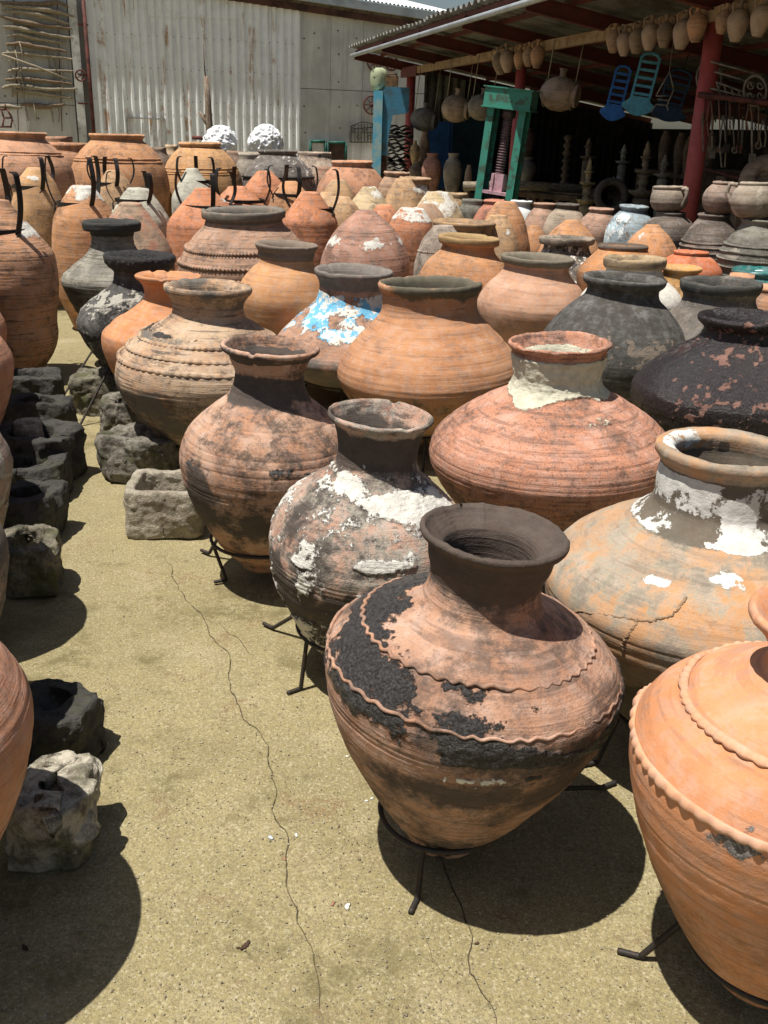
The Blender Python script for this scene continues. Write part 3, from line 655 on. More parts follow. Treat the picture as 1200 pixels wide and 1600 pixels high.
    zch = -rimw*np.clip(rn_-.50, 0, 1)*.022*(0 if top else 1)+rimw*rn2*.002; sd += rimw*fbm(base, 16, seed+3, 3).reshape(rows, seg)*chip*1.0
    mk_ = np.zeros((rows*seg, 4), np.float32); mk_[:, 3] = 1
    if masks is not None:
        q = Q(); q.x = base[:, 0]/rb; q.y = base[:, 1]/rb; q.z = base[:, 2]/zr; q.th = np.degrees(np.arctan2(base[:, 0], -base[:, 1])); q.P = base; q.r = r.ravel()/rb
        q.inn = (np.arange(rows) >= nO)[:, None].repeat(seg, 1).ravel().astype(float); q.rim = np.repeat(rimw, seg, 1).ravel()
        q.F = lambda s, sd_=0, oc=4, st=(1, 1, 1): fbm(base, s, seed+sd_+11, oc, st)
        for ch, fn in masks.items(): mk_[:, 'PTS'.index(ch)] = np.clip(fn(q), 0, 1)
        fine = fbm(base, 60, seed+77, 3)
        Pm = sm(.47, .53, mk_[:, 0]+fine*.08).reshape(rows, seg); Tm = sm(.45, .6, mk_[:, 1]+fine*.15).reshape(rows, seg)
        sd += Pm*(pl_h*(1+.6*fbm(base, 45, seed+81, 3).reshape(rows, seg))) + Tm*tar_h*(1+1.1*fbm(base, 70, seed+83, 3).reshape(rows, seg))
    R2 = r + (w1*np.minimum(1, r/.1) + sd*nr_[:, None]); Z2 = z + sd*nz_[:, None] + zch
    R2 = np.maximum(R2, .0004)
    V = np.stack([R2*np.cos(T), R2*np.sin(T), Z2], -1).reshape(-1, 3)
    me = mesh_np(name, V, grid_faces(rows, seg)); me.materials.append(mat)
    a = me.color_attributes.new('m', 'FLOAT_COLOR', 'POINT'); a.data.foreach_set('color', mk_.ravel())
    o = link(name, me)
    Rm = Matrix.Rotation(R_(tilt[0]), 4, 'Y') @ Matrix.Rotation(R_(tilt[1]), 4, 'X')
    pt = Rm @ Vector((0, 0, zr)); o.location = (X-pt.x, Y-pt.y, zr-pt.z)
    Rz = Rm @ Matrix.Rotation(R_(rot), 4, 'Z'); o.rotation_euler = Rz.to_euler()
    tag(o, label, cat, group)
    o_z = O[:, 1]; k = np.argsort(o_z)
    oo = O[k]; J = dict(o=o, rad=lambda zq: float(np.interp(zq, oo[:, 1], oo[:, 0])), zr=zr, rb=rb, zb=zb, z0=z0, X=o.location.x, Y=o.location.y, mat=mat, rr=rr)
    return J
def band(J, zf, kind='rope', n=60, amp=.006, thick=.010, mat=None, seg=420, name='raised_band', seed=0, off=0.):
    """applied clay strip running round a vessel"""
    z = zf*J['zr'] if zf < 3 else zf; rad = J['rad'](z); dz = .02; sl = (J['rad'](z+dz)-J['rad'](z-dz))/(2*dz)
    nx, nz = 1/math.hypot(1, sl), -sl/math.hypot(1, sl)       # outward normal
    m = 10; th = np.linspace(0, 2*np.pi, seg, endpoint=False); ph = np.linspace(0, 2*np.pi, m, endpoint=False)
    T, Pp = np.meshgrid(th, ph, indexing='ij'); jit = noise3(np.c_[np.cos(T.ravel())*6, np.sin(T.ravel())*6, T.ravel()*0], seed+3).reshape(T.shape)
    jl = noise3(np.c_[np.cos(T.ravel())*2.2, np.sin(T.ravel())*2.2, T.ravel()*0], seed+13).reshape(T.shape); nT = n*T+jit*1.5+jl*3.5; thick = thick*(1+.28*jl)
    if kind == 'rope': a = thick*(1+.45*np.cos(nT+1.5*Pp)); u = a*np.cos(Pp)*.9; v = a*np.sin(Pp)*1.15
    elif kind == 'wave': a = thick*(1+.15*jit); u = a*np.cos(Pp)*.9; v = a*np.sin(Pp)*.9 + amp*np.sin(nT)
    else:  # thumbed scallops
        pr_ = np.abs(np.sin(nT/2)); a = thick*(1+.12*jit); u = a*np.cos(Pp)*(.30+.75*pr_); v = a*np.sin(Pp)*1.3 - amp*(pr_-.4)*(np.sin(Pp) < 0.2)
    u = u+off+jit*.0012
    rr = rad+u*nx+v*nz*-1*0+v*(-nz); zz = z+u*nz+v*nx+jl*.004+jit*.0012
    V = np.stack([rr*np.cos(T), rr*np.sin(T), zz], -1).reshape(-1, 3)
    I = np.arange(seg*m).reshape(seg, m); J1 = np.roll(I, -1, 0); A = np.roll(I, -1, 1); B = np.roll(J1, -1, 1)
    me = mesh_np(name, V, np.c_[I.ravel(), J1.ravel(), B.ravel(), A.ravel()]); me.materials.append(mat or J['mat'])
    a = me.color_attributes.new('m', 'FLOAT_COLOR', 'POINT'); mk_ = np.zeros((len(V), 4), np.float32); a.data.foreach_set('color', mk_.ravel())
    return link(name, me, J['o'])
MIRON = plain('black_iron', (.035, .032, .03), .55, .6, .4, 40, .3, .001, c2=(.07, .04, .025), lo=.5, hi=.7)
MREBAR = plain('rebar', (.045, .04, .036), .6, .5, .3, 60, .3, .001, c2=(.09, .05, .03), lo=.5, hi=.7)
def stand(J, label, feet=None, group='iron ring stands under the urns', zring=None, a0=25, nleg=3, spread=.10):
    z = zring or .15; X, Y = J['X'], J['Y']; r = J['rad'](z)+.006
    e = empty('iron_stand', (X, Y, 0)); tag(e, label, 'stand', group)
    b = MB(); b.tube([(r*math.cos(2*math.pi*k/40), r*math.sin(2*math.pi*k/40), z) for k in range(40)], .0065, 8, True); b.build('ring', MREBAR, e)
    if feet is None:
        feet = [(X+(r+spread*.5)*math.cos(R_(a0+360*k/nleg)), Y+(r+spread*.5)*math.sin(R_(a0+360*k/nleg))) for k in range(nleg)]
    for fx, fy in feet:
        a = math.atan2(fy-Y, fx-X); p0 = Vector((r*math.cos(a), r*math.sin(a), z)); p1 = Vector((fx-X, fy-Y, .010)); d = Vector((math.cos(a), math.sin(a), 0))
        pts = []; n = 46
        for k in range(n+1): pts.append(p0.lerp(p1, k/n))
        rad = [.0062*(1+(.22 if k % 2 else -.05)) for k in range(n+1)]
        for k in range(1, 7): pts.append(p1+d*.008*k); rad.append(.0062*(1+(.15 if k % 2 else 0)))
        b = MB(); b.tube(pts, rad, 7); b.build('leg', MREBAR, e)
    return e
# ------------------------------------------------------------------ front rows of urns
GA = 'open urns standing in rows in the yard'
M1 = pottery('clay_tar_stained', (.45, .262, .172), (.35, .185, .115), dirt=(.10, .07, .055), dirt_amt=.55, stri=.6, speck=.35, tar=(.022, .020, .019), soot=(.058, .046, .038), tar_rough=.30, bump=.75, grime=0.55, seed=1)
def T1(q):
    zc = np.interp(q.th, [-180, -110, -70, -40, -15, 10, 40, 90, 180], [.74, .74, .705, .675, .635, .60, .588, .61, .66])
    wd = np.interp(q.th, [-180, -110, -60, -20, 5, 40, 75, 110, 180], [.03, .07, .085, .08, .055, .025, .05, .045, .03])
    a = 1.18*ga(q.z, zc, wd)*sm(-175, -130, q.th)
    a = np.maximum(a, .95*ga(q.th, 24, 8)*ga(q.z, .70, .022))
    a = np.maximum(a, .8*ga(q.th, -20, 20)*ga(q.z, .725, .02)); a = np.maximum(a, .72*ga(q.th, -5, 22)*ga(q.z, .54, .04))
    a = np.maximum(a, .62*ga(q.th, 15, 45)*ga(q.z, .54, .015)); a = np.maximum(a, .6*ga(q.th, -12, 25)*ga(q.z, .33, .03))
    return a + .85*q.F(7, 1, 6, (1, 1, 2.2)) + .35*q.F(30, 2, 4) - .23 - q.inn*1
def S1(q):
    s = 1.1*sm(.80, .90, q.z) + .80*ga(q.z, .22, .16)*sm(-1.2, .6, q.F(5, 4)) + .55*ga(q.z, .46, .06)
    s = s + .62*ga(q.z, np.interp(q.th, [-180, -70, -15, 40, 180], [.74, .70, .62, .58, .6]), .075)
    s = s + .45*ga(q.th, 110, 45)*ga(q.z, .6, .12) + .35*ga(q.th, -95, 40)*ga(q.z, .58, .12) + q.inn*1  # whole inside darkened to read as a shaded mouth
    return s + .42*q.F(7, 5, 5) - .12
def P1(q): return .62*ga(q.th, 2, 14)*ga(q.z, .53, .03)+.35*q.F(60, 8, 3)-.05
def px_profile(D, rim, prof): return dict(D=D, rim=rim, prof=prof)
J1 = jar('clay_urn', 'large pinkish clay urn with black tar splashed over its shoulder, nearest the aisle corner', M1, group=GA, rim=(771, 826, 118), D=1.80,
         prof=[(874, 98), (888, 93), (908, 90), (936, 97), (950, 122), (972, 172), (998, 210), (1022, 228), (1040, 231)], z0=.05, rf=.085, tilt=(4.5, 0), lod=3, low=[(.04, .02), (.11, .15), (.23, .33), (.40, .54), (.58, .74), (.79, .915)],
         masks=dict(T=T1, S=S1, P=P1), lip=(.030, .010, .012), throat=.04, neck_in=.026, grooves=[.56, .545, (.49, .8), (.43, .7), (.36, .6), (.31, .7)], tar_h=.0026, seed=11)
band(J1, .735, 'wave', 46, .0032, .0042, seed=2); band(J1, .655, 'wave', 44, .0028, .0042, seed=5)
f1 = [ground(652, 1408)[:2], ground(940, 1235)[:2], (J1['X']-.12, J1['Y']+.22)]
stand(J1, 'rebar ring stand under the tar splashed urn', f1, zring=.135)

M2 = pottery('clay_lime_crusted', (.46, .30, .22), (.43, .235, .16), dirt=(.11, .095, .08), dirt_amt=.8, stri=.4, speck=.55, plaster=(.72, .69, .62), soot=(.055, .045, .038), bump=.9, grime=0.75, seed=2, blot=(.36, .33, .27), blot_amt=.8)
def P2(q):
    a = .95*ga(q.th, -35, 26)*ga(q.z, .80, .04) + .85*ga(q.th, 15, 45)*ga(q.z, .745, .05) + .95*ga(q.th, 70, 35)*ga(q.z, .66, .13)
    a = np.maximum(a, .95*ga(q.th, 5, 24)*ga(q.z, .595, .035)); a = np.maximum(a, .8*ga(q.th, -38, 14)*ga(q.z, .56, .03))
    a = np.maximum(a, .62*ga(q.th, -75, 45)*sm(.75, .55, q.z)); a = np.maximum(a, .52*sm(.9, .85, q.z))
    return a+.34*q.F(12, 1, 5)+.1*q.F(50, 3, 3)-.16-.8*q.inn
def S2(q): return 1.05*sm(.80, .87, q.z)*sm(.98, .93, q.z)+1.0*sm(.54, .46, q.z)+.5*ga(q.th, -80, 40)+.7*q.F(14, 5, 5)-.10+.6*q.inn*sm(.9, .8, q.z)  # throat painted darker with depth, as in shade
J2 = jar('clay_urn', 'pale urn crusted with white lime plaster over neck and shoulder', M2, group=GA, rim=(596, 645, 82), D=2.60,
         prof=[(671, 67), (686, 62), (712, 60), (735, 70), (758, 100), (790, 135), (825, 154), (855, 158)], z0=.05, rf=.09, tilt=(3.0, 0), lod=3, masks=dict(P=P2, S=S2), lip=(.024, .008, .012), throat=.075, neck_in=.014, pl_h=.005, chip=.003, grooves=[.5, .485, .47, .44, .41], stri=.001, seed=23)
stand(J2, 'rebar ring stand under the lime crusted urn', [ground(470, 1080)[:2], ground(427, 985)[:2], (J2['X']+.2, J2['Y']+.15)], zring=.17)

M3 = pottery('clay_rosy_sooted', (.47, .29, .195), (.44, .225, .13), dirt=(.09, .075, .065), dirt_amt=.6, stri=.4, speck=.4, soot=(.055, .048, .042), tar=(.04, .037, .035), tar_rough=.8, bump=.55, grime=0.72, seed=3)
def S3(q):
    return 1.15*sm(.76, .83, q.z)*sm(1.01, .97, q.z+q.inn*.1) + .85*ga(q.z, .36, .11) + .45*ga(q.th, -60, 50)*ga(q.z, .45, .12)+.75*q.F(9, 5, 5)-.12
def T3(q): return .8*ga(q.th, -52, 9)*ga(q.z, .56, .035)+.62*ga(q.th, -28, 14)*ga(q.z, .47, .035)+.5*ga(q.th, 15, 60)*ga(q.z, .60, .04)+.42*q.F(14, 1, 5)-.16-q.inn
J3 = jar('clay_urn', 'rosy urn with sooted dark neck and a black blotch on its left shoulder', M3, group=GA, rim=(423, 538, 79), D=3.28,
         prof=[(572, 57), (600, 58), (620, 68), (640, 92), (668, 120), (695, 133), (718, 135)], z0=.05, rf=.09, tilt=(2.5, 0), lod=3, masks=dict(S=S3, T=T3), lip=(.03, .012, .014), throat=.11, neck_in=.012, grooves=[.72, .63, .60, .57, .47, .455], tar_h=.0015, seed=31)
stand(J3, 'rebar ring stand under the rosy sooted urn', [ground(354, 910)[:2], ground(327, 868)[:2], (J3['X']+.25, J3['Y']-.05)], zring=.17)

M5 = pottery('clay_buff_banded', (.47, .335, .215), (.44, .27, .16), dirt=(.10, .085, .07), dirt_amt=.5, stri=.9, speck=.4, soot=(.11, .10, .085), bump=.6, grime=0.6, seed=4)
def S5(q): return .9*sm(.85, .9, q.z)*sm(.5, -.5, q.F(2, 9))+.75*sm(.55, .44, q.z)*sm(.15, .35, q.z)+.5*ga(q.z, .75, .03)+.5*q.F(10, 5, 5)-.1
J5 = jar('clay_urn', 'buff urn with three thumbed bands and a wide thick grey rim', M5, group=GA, rim=(325, 445, 68), D=4.60,
         prof=[(474, 55), (492, 57), (506, 76), (530, 112), (556, 136), (584, 143)], z0=.05, rf=.09, lod=2, masks=dict(S=S5, T=lambda q: .75*ga(q.z, .765, .018)*sm(30, -40, q.th)+.3*q.F(20, 3)-.1-q.inn), lip=(.045, .01, .04), grooves=[.55, .53, .51, .48, .45, .42, .39, .36], tar_h=.006, seed=41)
for i, zf in enumerate((.735, .682, .625)): band(J5, zf, 'scallop', 70, .006, .0085, seed=i, name='thumbed_band')
stand(J5, 'rebar ring stand under the buff banded urn', [(J5['X']-.32, J5['Y']-.02), (J5['X']+.2, J5['Y']-.25), (J5['X']+.1, J5['Y']+.3)], zring=.17)

M4 = pottery('clay_orange_clean', (.52, .235, .10), (.49, .20, .08), dirt_amt=.25, stri=.3, speck=.15, bump=.35, grime=0.15, seed=5)
J4 = jar('clay_urn', 'plain orange urn with a light flared rim, behind the buff banded urn', M4, group=GA, rim=(263, 429, 52), D=5.15,
         prof=[(448, 40), (466, 40), (482, 56), (502, 84), (522, 103), (532, 105)], z0=.05, rf=.08, lod=1, lip=(.03, .01, .02), chip=.001, rings=[(.72, .006, .02), (.66, .006, .02)], seed=51)
stand(J4, 'ring stand under the plain orange urn')
M6 = pottery('clay_black_flaked', (.075, .070, .062), (.05, .045, .04), dirt=(.03, .028, .025), dirt_amt=.7, plaster=(.42, .40, .34), tar=(.02, .018, .017), stri=.4, speck=.6, bump=1., tar_rough=.5, grime=0.4, seed=6)
J6 = jar('clay_urn', 'blackened urn with whitish flaking speckles, second from the left on the aisle', M6, group=GA, rim=(218, 398, 53), D=5.65,
         prof=[(424, 40), (442, 42), (460, 62), (480, 86), (502, 97)], z0=.15, rf=.08, tilt=(1.5, 0), lod=2, masks=dict(P=lambda q: .42*sm(.9, .8, q.z)+.45*ga(q.z, .74, .05)*ga(q.th, -10, 60)+.55*q.F(30, 1, 4)-.14-q.inn, T=lambda q: .9*sm(.9, .95, q.z)+.45+.4*q.F(8, 2)-.2),
         lip=(.05, .006, .03), pl_h=.002, seed=61)
stand(J6, 'rebar stand under the black flaked urn', [ground(125, 668)[:2], (J6['X']+.1, J6['Y']+.3), (J6['X']+.28, J6['Y']-.1)], zring=.30)
M7 = pottery('clay_ash_grey', (.27, .25, .195), (.17, .155, .125), dirt=(.06, .055, .045), dirt_amt=.5, stri=.9, speck=.5, soot=(.03, .03, .028), bump=.7, grime=0.55, seed=7)
J7 = jar('clay_urn', 'ash grey urn with a charcoal black rim, leftmost on the aisle', M7, group=GA, rim=(174, 345, 46), D=6.85,
         prof=[(362, 36), (380, 34), (396, 42), (415, 64), (434, 82)], z0=.15, rf=.08, lod=2, masks=dict(S=lambda q: 1.2*sm(.88, .93, q.z)+.5*sm(.62, .5, q.z)+.4*q.F(8, 1)-.1), lip=(.06, .004, .03), grooves=[.6, .57, .54, .51, .47, .43], stri=.0015, seed=71)
stand(J7, 'rebar stand under the ash grey urn', [ground(97, 625)[:2], (J7['X']+.1, J7['Y']+.3), (J7['X']+.3, J7['Y']-.1)], zring=.30)

M22 = pottery('clay_brick_red', (.51, .25, .16), (.46, .205, .12), dirt=(.07, .05, .04), dirt_amt=.5, stri=.6, speck=.75, plaster=(.60, .57, .44), soot=(.08, .06, .05), bump=.6, grime=0.5, seed=8)
def P22(q):
    zb = .800+.012*np.sin(np.radians(q.th*3+40))-.022*ga(q.th, -35, 16)-.012*ga(q.th, 45, 12)
    a = sm(zb-.02, zb+.015, q.z)*sm(.965, .94, q.z)*1.0 + .45*ga(q.z, .74, .03)*ga(q.th, 0, 60)
    return a+.26*q.F(16, 1, 5)+.15*q.F(45, 2, 3)-.10-.2*q.inn
J22 = jar('clay_urn', 'squat brick red urn with a peeling cream plaster collar and chipped rim', M22, group=GA, rim=(875, 533, 82), D=3.50,
          prof=[(562, 72), (588, 68), (606, 76), (628, 116), (655, 158), (680, 182), (705, 189)], z0=.05, rf=.1, lod=3, masks=dict(P=P22, S=lambda q: .55*sm(.52, .38, q.z)+.35*q.F(9, 3)+.5*q.inn*sm(.95, .85, q.z)-.05),  # throat shade painted in; darker below the belly
          lip=(.018, .006, .012), throat=.09, chip=.010, pl_h=.006, gd=.0022, grooves=[.73, .725, .70, .655, .65, .643, .61, .555, .548, .54, .532, (.5, 1.2), (.46, 1.2), (.43, 1), (.39, 1)], seed=81)
stand(J22, 'ring stand under the squat brick red urn', a0=200)

M23 = pottery('clay_ochre_mended', (.46, .24, .105), (.40, .265, .165), dirt=(.16, .14, .11), dirt_amt=.5, stri=.35, speck=.3, plaster=(.66, .65, .60), soot=(.10, .085, .065), bump=.45, grime=0.3, seed=9, blot=(.33, .29, .22), blot_amt=.7)
def P23(q):
    a = sm(.765, .785, q.z)*sm(.955, .935, q.z)*.90+.9*q.F(7, 1, 5)
    b = .85*ga(q.th, -12, 10)*ga(q.z, .735, .02)+.75*ga(q.th, -38, 8)*ga(q.z, .71, .012)+.5*q.F(25, 2)
    c = .95*ga(q.th-(-52+(q.z-.6)*160), 0, 2.2)*sm(.52, .55, q.z)*sm(.72, .69, q.z)+.35*q.F(30, 5)
    i = q.inn*(.8*sm(.9, .96, q.z)*ga(q.th, -110, 70)+.4*q.F(12, 4))
    return np.maximum(a*sm(.765, .785, q.z)*sm(.955, .935, q.z), b*(1-sm(.76, .8, q.z)))*(1-q.inn)-.06+i
J23 = jar('clay_urn', 'wide ochre urn with patchy whitewashed neck and a mended crack', M23, group=GA, rim=(1142, 698, 112), D=2.42,
          prof=[(752, 101), (785, 104), (808, 128), (838, 185), (868, 230), (895, 250), (915, 252)], z0=.05, rf=.1, tilt=(0, -1), lod=3, masks=dict(P=P23, S=lambda q: .8*sm(.5, .36, q.z)+.4*q.F(6, 3)-.05+.9*sm(.77, .79, q.z)*sm(.955, .94, q.z)+.5*q.inn*sm(.9, .7, q.z)), lip=(.04, .012, .045), neck_in=.03, pl_h=.0007,  # deep inside painted as shade; lower body darker
          grooves=[(.565, 1.3), (.556, 1), .547, .538, .53, (.50, 1.2), .46], seed=91)
MCK = plain('mended_seam', (.30, .20, .12), .95, scale=60)
def seam(J, pts, w_, name='mended_crack'):
    V = []; n = 0; L_ = []
    for (t0, z0), (t1, z1) in zip(pts[:-1], pts[1:]):
        for k in range(14): L_.append((t0+(t1-t0)*k/14, z0+(z1-z0)*k/14))
    b = MB(); r_ = random.Random(3); P = []
    for t, zf in L_:
        t += r_.uniform(-.5, .5); zf += r_.uniform(-.0015, .0015); z = zf*J['zr']; r = J['rad'](z)+.001; P.append((r*math.sin(R_(t)), -r*math.cos(R_(t)), z))
    b.tube(P, [w_*(.6+.8*r_.random()) for _ in P], 5); return b.build(name, MCK, J['o'])
seam(J23, [(-72, .535), (-62, .585), (-50, .615), (-36, .635), (-30, .66), (-27, .70)], .0028)
seam(J23, [(-40, .632), (-41, .60), (-43, .565), (-43, .53)], .0035)
stand(J23, 'ring stand under the wide ochre mended urn', a0=200)

M24 = pottery('clay_fresh_orange', (.57, .262, .130), (.53, .225, .10), dirt=(.22, .13, .08), dirt_amt=.25, stri=.35, speck=.12, tar=(.10, .09, .085), tar_rough=.85, soot=(.22, .12, .07), bump=.4, grime=0.1, seed=10)
J24 = jar('clay_urn', 'bright orange urn with two scalloped bands, cut by the right edge in front', M24, group=GA, rim=(1304, 960, 124), D=1.62,
          prof=[(1020, 84), (1050, 88), (1070, 125), (1098, 190), (1128, 238), (1162, 262), (1190, 265)], z0=.05, rf=.10, tilt=(-1.5, 0), lod=3,
          masks=dict(T=lambda q: .74*ga(q.th, -42, 11)*ga(q.z, .655, .030)+.42*q.F(26, 1, 5)-.08-q.inn, S=lambda q: .55*sm(.52, .38, q.z)+.45*q.F(4, 3)-.1, P=lambda q: -1+0*q.z),  # darker below the belly
          lip=(.025, .006, .02), tar_h=.0006, grooves=[(.545, .6), (.44, 1), (.43, .8), (.40, .6)], seed=101)
M24b = pottery('clay_pale_orange', (.58, .31, .18), (.54, .27, .15), dirt_amt=.2, stri=.1, speck=.1, bump=.3, grime=0.05, seed=11)
band(J24, .79, 'scallop', 56, .004, .0062, mat=M24b, seed=1, name='scalloped_band'); band(J24, .685, 'scallop', 64, .003, .0078, mat=M24b, seed=4, name='scalloped_band')
stand(J24, 'rebar ring stand with bent foot under the bright orange urn', [ground(1000, 1500)[:2], (J24['X']+.3, J24['Y']+.1), (J24['X']-.05, J24['Y']+.3)], zring=.135)

M8 = pottery('clay_tan_orange', (.47, .235, .115), (.43, .195, .09), dirt=(.12, .08, .05), dirt_amt=.3, stri=.45, speck=.25, soot=(.075, .075, .055), bump=.4, grime=0.28, seed=12)
J8 = jar('clay_urn', 'broad tan urn with fine incised rings and a mossy green rim', M8, group=GA, rim=(672, 440, 81), D=4.90,
         prof=[(463, 74), (484, 75), (506, 92), (535, 120), (562, 138), (585, 142)], z0=.05, rf=.1, lod=2, masks=dict(S=lambda q: 1.0*ga(q.z, .96, .035)*sm(-60, -20, q.th+0*q.z)+q.inn*1.2+.9*q.rim*.6+.45*q.F(12, 2)-.15+.5*sm(.5, .4, q.z)), lip=(.05, .01, .03),  # inside and under the belly painted darker, as in shade
         grooves=[.80, .792, .735, .727, .719, .67, .662, .654, .61, .602, .594, .55, .54, .53, .5, .47], seed=111)
stand(J8, 'ring stand under the broad tan urn')
M9 = pottery('clay_blue_paint', (.42, .24, .16), (.36, .19, .11), dirt=(.12, .10, .09), dirt_amt=.5, stri=.4, speck=.4, plaster=(.66, .63, .56), pal2=(.15, .42, .62), soot=(.15, .135, .12), bump=.8, grime=0.5, seed=13)
J9 = jar('clay_urn', 'urn with flaking sky blue and white paint below a grey neck', M9, group=GA, rim=(552, 420, 62), D=5.85,
         prof=[(440, 54), (460, 52), (476, 60), (500, 86), (526, 112), (550, 122)], z0=.05, rf=.09, lod=2, masks=dict(P=lambda q: .74*sm(.50, .60, q.z)*sm(.87, .83, q.z)+.50*q.F(11, 1, 5)-.12-q.inn, S=lambda q: 1.0*sm(.84, .9, q.z)+.6*sm(.5, .42, q.z)+.4*q.F(10, 5)-.05), lip=(.045, .008, .02), seed=121)
stand(J9, 'ring stand under the blue painted urn')
M10 = pottery('clay_light_orange', (.52, .27, .12), (.48, .23, .10), dirt_amt=.25, stri=.3, speck=.15, soot=(.15, .125, .10), bump=.35, grime=0.2, seed=14)
J10 = jar('clay_urn', 'light orange urn with a grey moulded rim, between the buff and blue painted urns', M10, group=GA, rim=(447, 380, 48), D=6.35,
          prof=[(396, 42), (410, 42), (422, 54), (440, 68), (462, 75)], z0=.0, rf=.1, lod=1, masks=dict(S=lambda q: 1.0*sm(.885, .90, q.z)+.3*q.F(10, 5)), lip=(.03, .004, .02), rings=[(.92, .008, .012)], grooves=[.75, .7, .62], seed=131)
M11 = pottery('clay_peach', (.52, .30, .19), (.47, .25, .15), dirt_amt=.3, stri=.3, speck=.25, soot=(.13, .12, .09), bump=.4, grime=0.25, seed=15)
J11 = jar('clay_urn', 'peach coloured urn with a dark weathered rim, behind the charcoal grey urn', M11, group=GA, rim=(840, 400, 57), D=6.55,
          prof=[(416, 50), (428, 54), (446, 72), (462, 82), (478, 87)], z0=.0, rf=.1, tilt=(1.5, 0), lod=1, masks=dict(S=lambda q: 1.0*sm(.93, .95, q.z)+.6*sm(.66, .6, q.z)*0+.3*q.F(10, 5)), lip=(.045, .006, .03), grooves=[.8, .72, .66], seed=141)
M12 = pottery('clay_charcoal', (.085, .078, .066), (.055, .05, .043), dirt=(.03, .028, .025), dirt_amt=.5, plaster=(.22, .18, .14), stri=.4, speck=.4, bump=.6, grime=0.5, seed=16)
J12 = jar('clay_urn', 'charcoal grey urn with a dusty brown patch on its shoulder', M12, group=GA, rim=(976, 432, 65), D=5.20,
          prof=[(450, 56), (463, 58), (480, 76), (508, 100), (535, 113), (556, 117)], z0=.0, rf=.1, tilt=(1.5, 0), lod=2, masks=dict(P=lambda q: .85*ga(q.th, 12, 34)*ga(q.z, .64, .12)+.60*q.F(36, 1, 5)-.16-q.inn), pl_h=.0006, lip=(.04, .006, .035), seed=151)
M13 = pottery('clay_black_glossy', (.045, .022, .018), (.03, .015, .013), dirt=(.02, .015, .013), dirt_amt=.3, plaster=(.24, .13, .10), tar=(.014, .011, .011), tar_rough=.25, stri=.5, speck=.3, rough=.5, bump=.55, seed=17)
J13 = jar('clay_urn', 'glossy black urn with dark red patches at the right edge', M13, group=GA, rim=(1172, 493, 76), D=4.20,
          prof=[(514, 64), (528, 70), (552, 106), (578, 142), (602, 162), (615, 164)], z0=.0, rf=.1, lod=2, masks=dict(T=lambda q: .72+.35*q.F(6, 3, 5)-.25*ga(q.z, .5, .1), P=lambda q: .40*ga(q.th, -20, 60)+.55*q.F(42, 1, 4)-.08-.5*q.inn), pl_h=.0004, tar_h=.0016, grooves=[.52, .5, .48], lip=(.035, .008, .025), seed=161)
M14 = pottery('clay_grey_mottled', (.20, .165, .135), (.13, .11, .09), dirt=(.05, .045, .04), dirt_amt=.6, plaster=(.6, .58, .52), stri=.3, speck=.7, soot=(.05, .05, .045), bump=.7, seed=18)
J14 = jar('clay_urn', 'mottled grey brown urn with a black and ochre stained rim, behind the glossy black urn', M14, group=GA, rim=(1128, 438, 63), D=5.45,
          prof=[(462, 56), (476, 59), (496, 76), (520, 94), (545, 103)], z0=.0, rf=.1, lod=1, masks=dict(S=lambda q: .9*sm(.92, .95, q.z)+.6*q.F(9, 5)-.2, P=lambda q: .9*ga(q.th, 5, 8)*ga(q.z, .84, .02)+.4*q.F(30, 1)-.2), lip=(.055, .004, .035), seed=171)
# left of the aisle: urns that reach into the frame, their shadows falling on the concrete
ML1 = pottery('clay_salmon', (.50, .245, .15), (.45, .21, .12), dirt_amt=.3, stri=.7, speck=.2, bump=.4, grime=0.25, seed=19)
ML2 = pottery('clay_flaky_grey', (.40, .27, .20), (.28, .22, .17), dirt_amt=.6, stri=.3, speck=.5, bump=.7, grime=0.7, seed=20, plaster=(.5, .46, .38))
ML3 = pottery('clay_warm_orange', (.52, .25, .12), (.47, .21, .10), dirt_amt=.3, stri=.5, speck=.2, bump=.4, grime=0.25, seed=21)
def wj(x, y, zr, rr, rb, zb, **k):
    return jar('clay_urn', k.pop('label'), k.pop('mat'), group=GA, world=(x, y, zr, rr, [(zr-.09, rr*.72), (zr-.13, rr*.72), (zr-.18, rr*.95), (zb+.12, rb*.82), (zb+.04, rb*.97), (zb, rb)]), z0=.05, rf=.09, **k)
LW = [wj(-.985, 1.42, .92, .17, .34, .56, label='salmon urn filling the lower left edge beside the dark stones', mat=ML1, lod=2, grooves=[.66, .64, .62, .56, .5], seed=201, masks=dict(S=lambda q: .3*q.F(5, 1)+.1)),
      wj(-1.26, 2.05, .94, .15, .33, .60, label='greyish flaking urn just above the salmon urn on the left edge', mat=ML2, lod=1, seed=202, masks=dict(P=lambda q: .3+.5*q.F(14, 1), S=lambda q: .4+.4*q.F(6, 2))),
      wj(-1.49, 2.73, .94, .15, .31, .60, label='flaking pinkish urn on the left edge above the dark mossy stones', mat=ML2, lod=1, seed=203, masks=dict(P=lambda q: .3+.5*q.F(14, 1))),
      wj(-1.78, 3.36, .95, .15, .32, .60, label='warm orange urn on the left edge level with the pale stone trough', mat=ML3, lod=1, seed=204, grooves=[.6, .5]),
      wj(-2.02, 4.10, .95, .15, .33, .58, label='salmon urn on the left edge level with the first black trough', mat=ML1, lod=0, seed=205),
      wj(-2.30, 4.75, .98, .15, .33, .60, label='warm orange urn with a rounded belly higher on the left edge', mat=ML3, lod=1, seed=206, grooves=[.6, .55, .5, .45])]
LW.append(wj(-2.68, 5.55, 1.05, .17, .36, .66, label='warm orange urn on the left edge beside two scalloped shoulder bands', mat=ML3, lod=1, seed=207, grooves=[.6, .5]))
